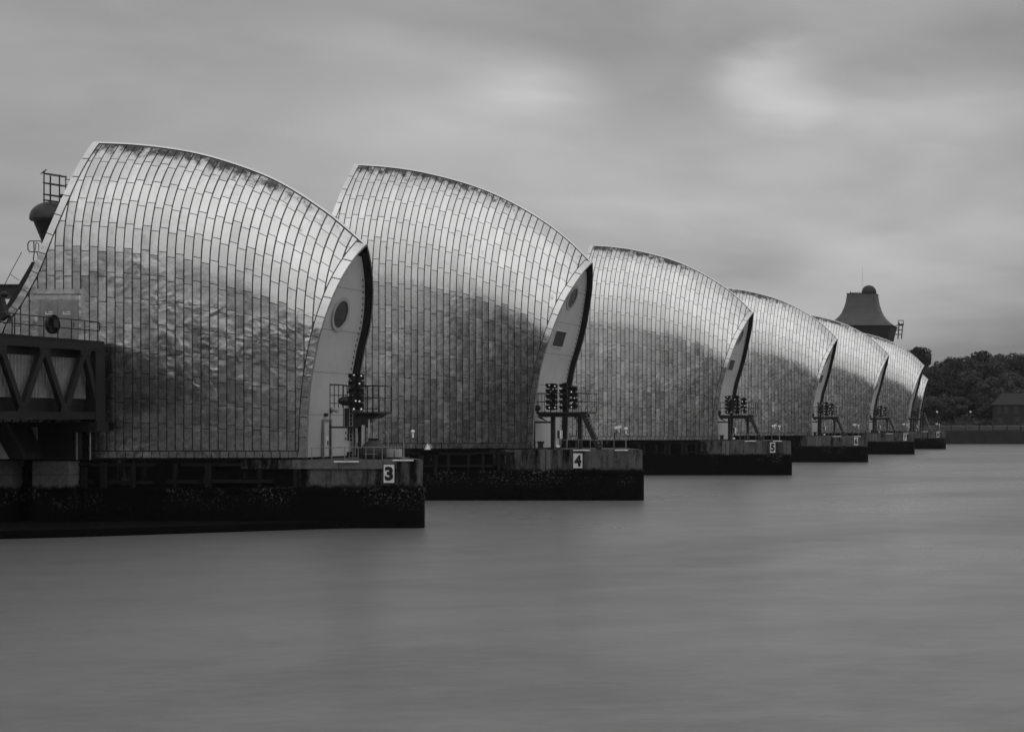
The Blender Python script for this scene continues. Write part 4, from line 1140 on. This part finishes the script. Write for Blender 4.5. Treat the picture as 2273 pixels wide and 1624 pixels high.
MB().path([(xc + rc, Yv, PZ(398, Yv)), (xc + rc + 2, Yv, PZ(402, Yv))], .04).path([(xc + rc, Yv, PZ(410, Yv)), (xc + rc + 2, Yv, PZ(413, Yv))], .04).build('side_rail', 'black_steel', root)
MB().box(xc + rc * .7, xc + rc + .5, Yv - .3, Yv + .3, PZ(440, Yv), PZ(432, Yv)).build('lamp_box', 'black_steel', root)
# the bird on the cage
cb = Vector((PX(97, Yv), Yv, PZ(387.5, Yv)))
bird = MB()
def loft(mb, rings, n=8):
    i = len(mb.v)
    for c, ry, rz in rings:
        for k in range(n):
            t = 2 * math.pi * k / n; mb.v.append((c[0], c[1] + ry * math.cos(t), c[2] + rz * math.sin(t)))
    for j in range(len(rings) - 1):
        for k in range(n): mb.f.append((i + j * n + k, i + j * n + (k + 1) % n, i + (j + 1) * n + (k + 1) % n, i + (j + 1) * n + k))
    mb.f.append(tuple(range(i, i + n))[::-1]); mb.f.append(tuple(range(i + (len(rings) - 1) * n, i + len(rings) * n)))
loft(bird, [((cb.x - .36, cb.y, cb.z + .02), .03, .008), ((cb.x - .22, cb.y, cb.z + .10), .06, .02), ((cb.x - .1, cb.y, cb.z + .18), .09, .075), ((cb.x + .04, cb.y, cb.z + .26), .10, .10),
            ((cb.x + .14, cb.y, cb.z + .35), .07, .08), ((cb.x + .18, cb.y, cb.z + .44), .055, .06), ((cb.x + .24, cb.y, cb.z + .455), .04, .045), ((cb.x + .27, cb.y, cb.z + .45), .02, .02), ((cb.x + .36, cb.y, cb.z + .435), .006, .006)])
for dy in (-.04, .04): bird.tube((cb.x - .01, cb.y + dy, cb.z + .17), (cb.x + .02, cb.y + dy, cb.z), .012, 5); bird.tube((cb.x + .02, cb.y + dy, cb.z), (cb.x + .08, cb.y + dy, cb.z), .01, 4)
bo = tag(bird.build('bird', 'feather', None, True), 'small dark bird perched on the cage of the domed cowl', 'bird')

# inclined ladder with cage behind the left rim of the near hood
Yi = 118.2
root = thing('inclined_ladder', P(0, 720, Yi), 'steep black ladder with wire handrails behind the left rim of the near hood', 'ladder')
a, b_ = Vector(P(-30, 765, Yi)), Vector(P(76, 583, Yi))
for dy in (0, .6): MB().bar(a + Vector((0, dy, 0)), b_ + Vector((0, dy, 0)), .12, .3).build('stringer', 'black_steel', root)
for k in range(1, 22):
    c = a + (b_ - a) * k / 22; MB().tube(c, c + Vector((0, .6, 0)), .025, 5).build('rung', 'galvanised', root)
MB().path([P(-40, 735, Yi), P(22, 608, Yi), P(48, 560, Yi)], .022).build('handrail', 'black_steel', root)
for q in ((22, 608, 42, 622), (5, 643, 25, 655), (-12, 680, 8, 692)): MB().tube(P(q[0], q[1], Yi), P(q[2], q[3], Yi), .02).build('stay', 'black_steel', root)
cg = [(66, 535), (90, 535), (94, 540), (94, 555), (88, 559), (66, 559), (62, 554), (62, 540), (66, 535)]
MB().path([P(x, y, Yi) for x, y in cg], .035).build('cage_frame', 'black_steel', root)
MB().path([P(x, y, Yi) for x, y in ((77, 585), (74, 575), (76, 560), (75, 535))], .035).path([P(x, y, Yi) for x, y in ((84, 590), (86, 575), (82, 560))], .03).build('cage_post', 'black_steel', root)
MB().path([P(x, y, Yi) for x, y in ((79, 556), (79, 542), (82, 538), (86, 542), (86, 556))], .03).build('inner_loop', 'galvanised', root)
Yq = 190.0
root = thing('gantry', P(-60, 660, Yq), 'grey flat roofed gantry showing past the left rim of the near hood', 'gantry')
x0, x1 = PX(-120, Yq), PX(52, Yq)
MB().box(x0, x1, Yq, Yq + 6, PZ(655, Yq), PZ(634, Yq)).build('roof_beam', 'grey_steel', root)
MB().box(x0, x1 + .3, Yq - .3, Yq + 6.3, PZ(634, Yq), PZ(631, Yq)).build('coping', 'dark_steel', root)
for x in (x0 + 1, (x0 + x1) / 2 - 1.2): MB().box(x, x + .8, Yq + 1, Yq + 2, -2, PZ(655, Yq)).build('leg', 'grey_steel', root)
Yq = 112.0
root = thing('davit', P(-3, 700, 104), 'black davit post with lamp at the far left edge above the bridge', 'davit')
xd = PX(-2, 104)
MB().tube((xd - .1, 104, 12.65), (xd - .1, 104, PZ(612, 104)), .07).build('post', 'black_steel', root)
MB().sphere((PX(9, 104), 104, PZ(653, 104)), .26, .2, .2, 10, 6).build('lamp_head', 'black_steel', root)
MB().prism([(PX(x, 104), PZ(y, 104)) for x, y in ((-6, 655), (6, 660), (14, 690), (20, 700), (4, 712), (-8, 712))], 103.8, 104.2).build('housing', 'black_steel', root)

# ------------------------------------------------------------------ control tower on the far bank
Yt = 600.0; s_ = Yt / F; xt = PX(1915, Yt)
root = thing('control_tower', (xt, Yt, 5), 'grey control tower with flared roof rising behind the far hoods', 'tower')
def sq(mb, prof, cx, cy):
    i = len(mb.v)
    for hx, hy, z in prof: mb.v += [(cx - hx, cy - hy, z), (cx + hx, cy - hy, z), (cx + hx, cy + hy, z), (cx - hx, cy + hy, z)]
    for j in range(len(prof) - 1):
        for k in range(4): mb.f.append((i + j * 4 + k, i + j * 4 + (k + 1) % 4, i + (j + 1) * 4 + (k + 1) % 4, i + (j + 1) * 4 + k))
    mb.f.append(tuple(i + k for k in range(4))[::-1]); e_ = i + (len(prof) - 1) * 4; mb.f.append(tuple(e_ + k for k in range(4)))
    return mb
prof = [(74.5, 725), (64, 719.5), (55, 713), (47.5, 705), (42, 697), (37.5, 686), (34, 674), (31, 654)]
rf = sq(MB(), [(w * s_, w * s_ * .8, PZ(y, Yt)) for w, y in prof], xt, Yt).build('roof', 'roof_lead', root)
sq(MB(), [(32.5 * s_, 32.5 * s_ * .8, PZ(654, Yt) + .01), (32.5 * s_, 32.5 * s_ * .8, PZ(652.5, Yt))], xt, Yt).build('roof_edge', 'roof_lead', rf)
MB().tube(P(1886, 650, Yt), P(1912, 649, Yt), .12, 5).tube(P(1888, 652, Yt), P(1888, 646, Yt), .15, 5).build('roof_rail', 'dark_steel', rf)
MB().lathe((PX(1929, Yt), Yt, PZ(653, Yt)), [(16.5 * s_, 0), (16.5 * s_, 6 * s_), (14.5 * s_, 12 * s_), (10 * s_, 17 * s_), (4 * s_, 19.5 * s_), (.05, 20 * s_)], 20).build('radar_dome', 'black_steel', root, True)
MB().tube(P(1915, 651, Yt), P(1915, 590, Yt), .035, 5).build('aerial', 'galvanised', root)
sq(MB(), [(62 * s_, 62 * s_ * .8, PZ(756, Yt)), (69 * s_, 69 * s_ * .8, PZ(725.2, Yt))], xt, Yt).build('lookout', 'black_steel', root)
sq(MB(), [(38 * s_, 38 * s_ * .8, 5), (38 * s_, 38 * s_ * .8, PZ(756, Yt))], xt, Yt).build('shaft', 'house_wall', root)
sc_ = MB()
for x in (1996, 2004): sc_.tube(P(x, 716 + (x - 1996) * .2, Yt), P(x - 3, 752, Yt), .22, 5)
for y in (722, 732, 742): sc_.tube(P(1988, y, Yt), P(2003, y, Yt), .18, 5)
sc_.tube(P(1994, 720, Yt), P(2006, 720, Yt), .3, 5); sc_.tube(P(1994, 720, Yt), P(1994, 711, Yt), .14, 5); sc_.tube(P(2005, 720, Yt), P(2005, 711, Yt), .14, 5); sc_.tube(P(1994, 711, Yt), P(2005, 711, Yt), .14, 5)
sc_.build('cradle', 'dark_steel', root)

# ------------------------------------------------------------------ far bank: wall, fence, lamps, house, trees
Yf = 540.0
fence = thing('promenade_fence', (PX(2170, Yf), Yf + .5, 4.45), 'low grey panelled fence along the far river wall', 'fence')
x = PX(2050, Yf); k = 0
while x < PX(2330, Yf):
    MB().box(x + .15, x + 4.2, Yf + 1.2, Yf + 1.3, 4.6, 5.85).build('panel', 'far_panel', fence)
    MB().box(x + .05, x + 4.3, Yf + 1.15, Yf + 1.35, 5.86, 6.0).build('cap_rail', 'galvanised', fence)
    MB().box(x - .12, x + .05, Yf + 1.1, Yf + 1.4, 4.4, 6.05).build('post', 'black_steel', fence)
    x += 4.53
for xd, lab in ((2080, 'far lamp post with pale globe, left of the house on the far bank'), (2154, 'far lamp post with pale globe nearest the house on the far bank')):
    Y = 548.0; xx = PX(xd, Y)
    r_ = thing('lamp_post', (xx, Y, 4.5), lab, 'lamp post', 'lamp posts on the far bank')
    MB().tube((xx, Y, 4.5), (xx, Y, PZ(916, Y)), .12, 6).build('post', 'dark_steel', r_)
    MB().sphere((xx, Y, PZ(914, Y)), .36, .36, .36).build('globe', 'white_paint', r_, True)
Yh = 556.0
root = thing('riverside_house', (PX(2255, Yh), Yh, 5), 'dark low house with pitched roof among trees at the right edge', 'house')
x0, x1 = PX(2203, Yh), PX(2320, Yh)
MB().box(x0, x1, Yh, Yh + 9, 4.2, PZ(897, Yh)).build('wall', 'house_wall', root)
rp = MB(); zz, zt = PZ(898, Yh), PZ(872, Yh)
rp.v += [(x0 - .6, Yh - .6, zz), (x1 + .6, Yh - .6, zz), (x1 + .6, Yh + 9.6, zz), (x0 - .6, Yh + 9.6, zz), (x0 + 3, Yh + 4.5, zt), (x1 - 3, Yh + 4.5, zt)]
rp.f += [(0, 1, 5, 4), (1, 2, 5), (2, 3, 4, 5), (3, 0, 4), (0, 3, 2, 1)]
rp.build('roof', 'house_roof', root)
for a, b, y0, y1 in ((2212, 2222, 918, 902), (2228, 2239, 918, 902), (2250, 2262, 918, 902), (2214, 2226, 940, 926), (2252, 2266, 942, 924)):
    w_ = MB().box(PX(a, Yh), PX(b, Yh), Yh - .08, Yh - .003, PZ(y0, Yh), PZ(y1, Yh)).build('window', 'house_window', root)
    MB().box(PX((a + b) / 2, Yh) - .06, PX((a + b) / 2, Yh) + .06, Yh - .13, Yh - .083, PZ(y0, Yh), PZ(y1, Yh)).build('glazing_bar', 'far_panel', w_)

def crown_mesh(seed, rx, ry, rz, nl, leaf, n=26):
    rnd = random.Random(seed); mb = MB(); cs = []
    for _ in range(n):
        th, u = rnd.uniform(0, 6.283), rnd.uniform(-.75, 1); r_ = math.sqrt(max(0, 1 - u * u)) * rnd.uniform(.45, 1)
        cs.append((r_ * math.cos(th) * rx * .78, r_ * math.sin(th) * ry * .78, u * rz * .74, rnd.uniform(.24, .42)))
    for _ in range(nl):
        c = rnd.choice(cs); d = Vector((rnd.gauss(0, 1), rnd.gauss(0, 1), rnd.gauss(0, 1))).normalized()
        rad = c[3] * rx * rnd.uniform(.72, 1.08)
        p = Vector((c[0], c[1], c[2])) + d * rad
        nrm = (d + Vector((rnd.gauss(0, .5), rnd.gauss(0, .5), rnd.gauss(.35, .5)))).normalized(); a = nrm.orthogonal().normalized(); b = nrm.cross(a); t = rnd.uniform(0, 6.28)
        a, b = a * math.cos(t) + b * math.sin(t), b * math.cos(t) - a * math.sin(t); sz = leaf * rnd.uniform(.6, 1.3)
        mb.quad(p - a * sz, p + b * sz * .6, p + a * sz, p - b * sz * .6)
    return mb.mesh('crown', 'foliage')
CROWNS = [crown_mesh(40 + i, 5.2, 5.0, rz, 3800, .42) for i, rz in enumerate((5.4, 6.2, 4.8, 5.8, 5.0))]
def trunk_mesh(seed):
    rnd = random.Random(seed); mb = MB(); mb.tube((0, 0, 0), (rnd.uniform(-.3, .3), 0, 6.5), .42, 7, .26)
    for k in range(6):
        t = rnd.uniform(0, 6.28); z = rnd.uniform(3.5, 6.4); mb.tube((0, 0, z), (2.8 * math.cos(t), 2.8 * math.sin(t), z + rnd.uniform(2, 4.5)), .17, 5, .05)
    return mb.mesh('trunk', 'bark')
TRUNKS = [trunk_mesh(70 + i) for i in range(3)]
def ground(Y): return interp([(541, 4.4), (552, 4.5), (575, 6), (620, 10), (680, 15), (800, 16), (1200, 10)], Y)
TREES = [(2010, 778, 690, 1.5, 'rounded far tree just right of the control tower, above the last hood'),
         (2040, 776, 690, 1.55, 'round topped far tree rising behind the last hood'), (2085, 801, 660, 1.35, 'lower far tree in the dip right of the last hood'),
         (2118, 796, 675, 1.4, 'far tree with feathery top between the dip and the tall crowns'), (2150, 790, 690, 1.45, 'far tree left of the tallest crown on the skyline'),
         (2180, 779, 700, 1.6, 'tallest crown on the far skyline'), (2218, 791, 690, 1.4, 'far tree right of the tallest crown'), (2246, 783, 695, 1.5, 'tall far tree close to the right edge of the skyline'),
         (2280, 789, 690, 1.5, 'far tree cut by the right edge of the picture'), (2070, 838, 620, 1.35, 'mid height tree right behind the last hood'),
         (2112, 832, 625, 1.3, 'broad mid height tree below the skyline dip'), (2155, 826, 630, 1.4, 'broad mid height tree below the tallest crown'),
         (2200, 836, 620, 1.3, 'mid height tree above the left end of the house'), (2243, 828, 625, 1.35, 'mid height tree behind the house roof'),
         (2285, 832, 620, 1.3, 'mid height tree at the right edge behind the house'), (2062, 878, 575, 1.0, 'dark waterside tree just right of the last hood'),
         (2096, 886, 565, 1.0, 'dark waterside tree right of the left lamp post'), (2132, 880, 570, 1.05, 'dark waterside tree between the two lamp posts'),
         (2170, 874, 572, 1.1, 'spreading waterside tree left of the house'), (2192, 892, 562, .85, 'small waterside tree against the left wall of the house'),
         (2238, 862, 590, 1.1, 'tree standing behind the house'), (2272, 866, 585, 1.1, 'tree at the right edge beside the house')]
rnd = random.Random(5)
for i, (xd, yt, Y, sc0, lab) in enumerate(TREES):
    z0 = ground(Y) - .3; zt = PZ(yt, Y); H = zt - z0; s0 = H / 16.0
    r_ = thing('far_tree', (PX(xd, Y), Y, z0), lab, 'tree', 'trees on the far bank')
    o = add(r_, 'trunk', TRUNKS[i % 3]); o.scale = (s0, s0, s0)
    o = add(r_, 'crown', CROWNS[i % 5]); w = sc0 * .95; o.scale = (w, w, s0 * 1.02); o.location = (0, 0, H - 5.2 * s0); o.rotation_euler = (0, 0, rnd.uniform(0, 6.28))
# the undergrowth and closed wood behind, which nobody could count
und = MB(); rnd = random.Random(77)
for k in range(26000):
    Y = rnd.choice((rnd.uniform(550, 600), rnd.uniform(600, 720))); xd = rnd.uniform(1985, 2400); X = PX(xd, Y)
    hgt = interp([(548, 2.5), (575, 4), (600, 7), (650, 10), (720, 13)], Y) * (.75 + .25 * math.sin(X * .35 + Y * .2))
    p = Vector((X, Y, ground(Y) + hgt * rnd.random() ** .6)); d = Vector((rnd.gauss(0, 1), rnd.gauss(-.6, .8), rnd.gauss(.5, .8))).normalized()
    a = d.orthogonal().normalized(); b_ = d.cross(a); t = rnd.uniform(0, 6.28); a, b_ = a * math.cos(t) + b_ * math.sin(t), b_ * math.cos(t) - a * math.sin(t); sz = rnd.uniform(.5, 1.1)
    und.quad(p - a * sz, p + b_ * sz * .7, p + a * sz, p - b_ * sz * .7)
u = und.build('wood_undergrowth', 'foliage'); tag(u, 'dark undergrowth filling the wood on the far bank', 'undergrowth'); u['kind'] = 'stuff'

# ------------------------------------------------------------------ damp air over the river
hz = MB().box(-1000, 1000, -320, 1300, -4.5, 60)
ho = hz.build('haze', None); ho['kind'] = 'stuff'; tag(ho, 'pale damp haze over the river', 'haze')
hm = bpy.data.materials.new('haze'); hm.use_nodes = True; hn, hl = hm.node_tree.nodes, hm.node_tree.links; hn.clear()
pv = hn.new('ShaderNodeVolumePrincipled'); pv.inputs['Color'].default_value = (.9, .9, .9, 1); pv.inputs['Density'].default_value = .00006; pv.inputs['Anisotropy'].default_value = .2
hout = hn.new('ShaderNodeOutputMaterial'); hl.new(pv.outputs[0], hout.inputs['Volume'])
ho.data.materials.append(hm)
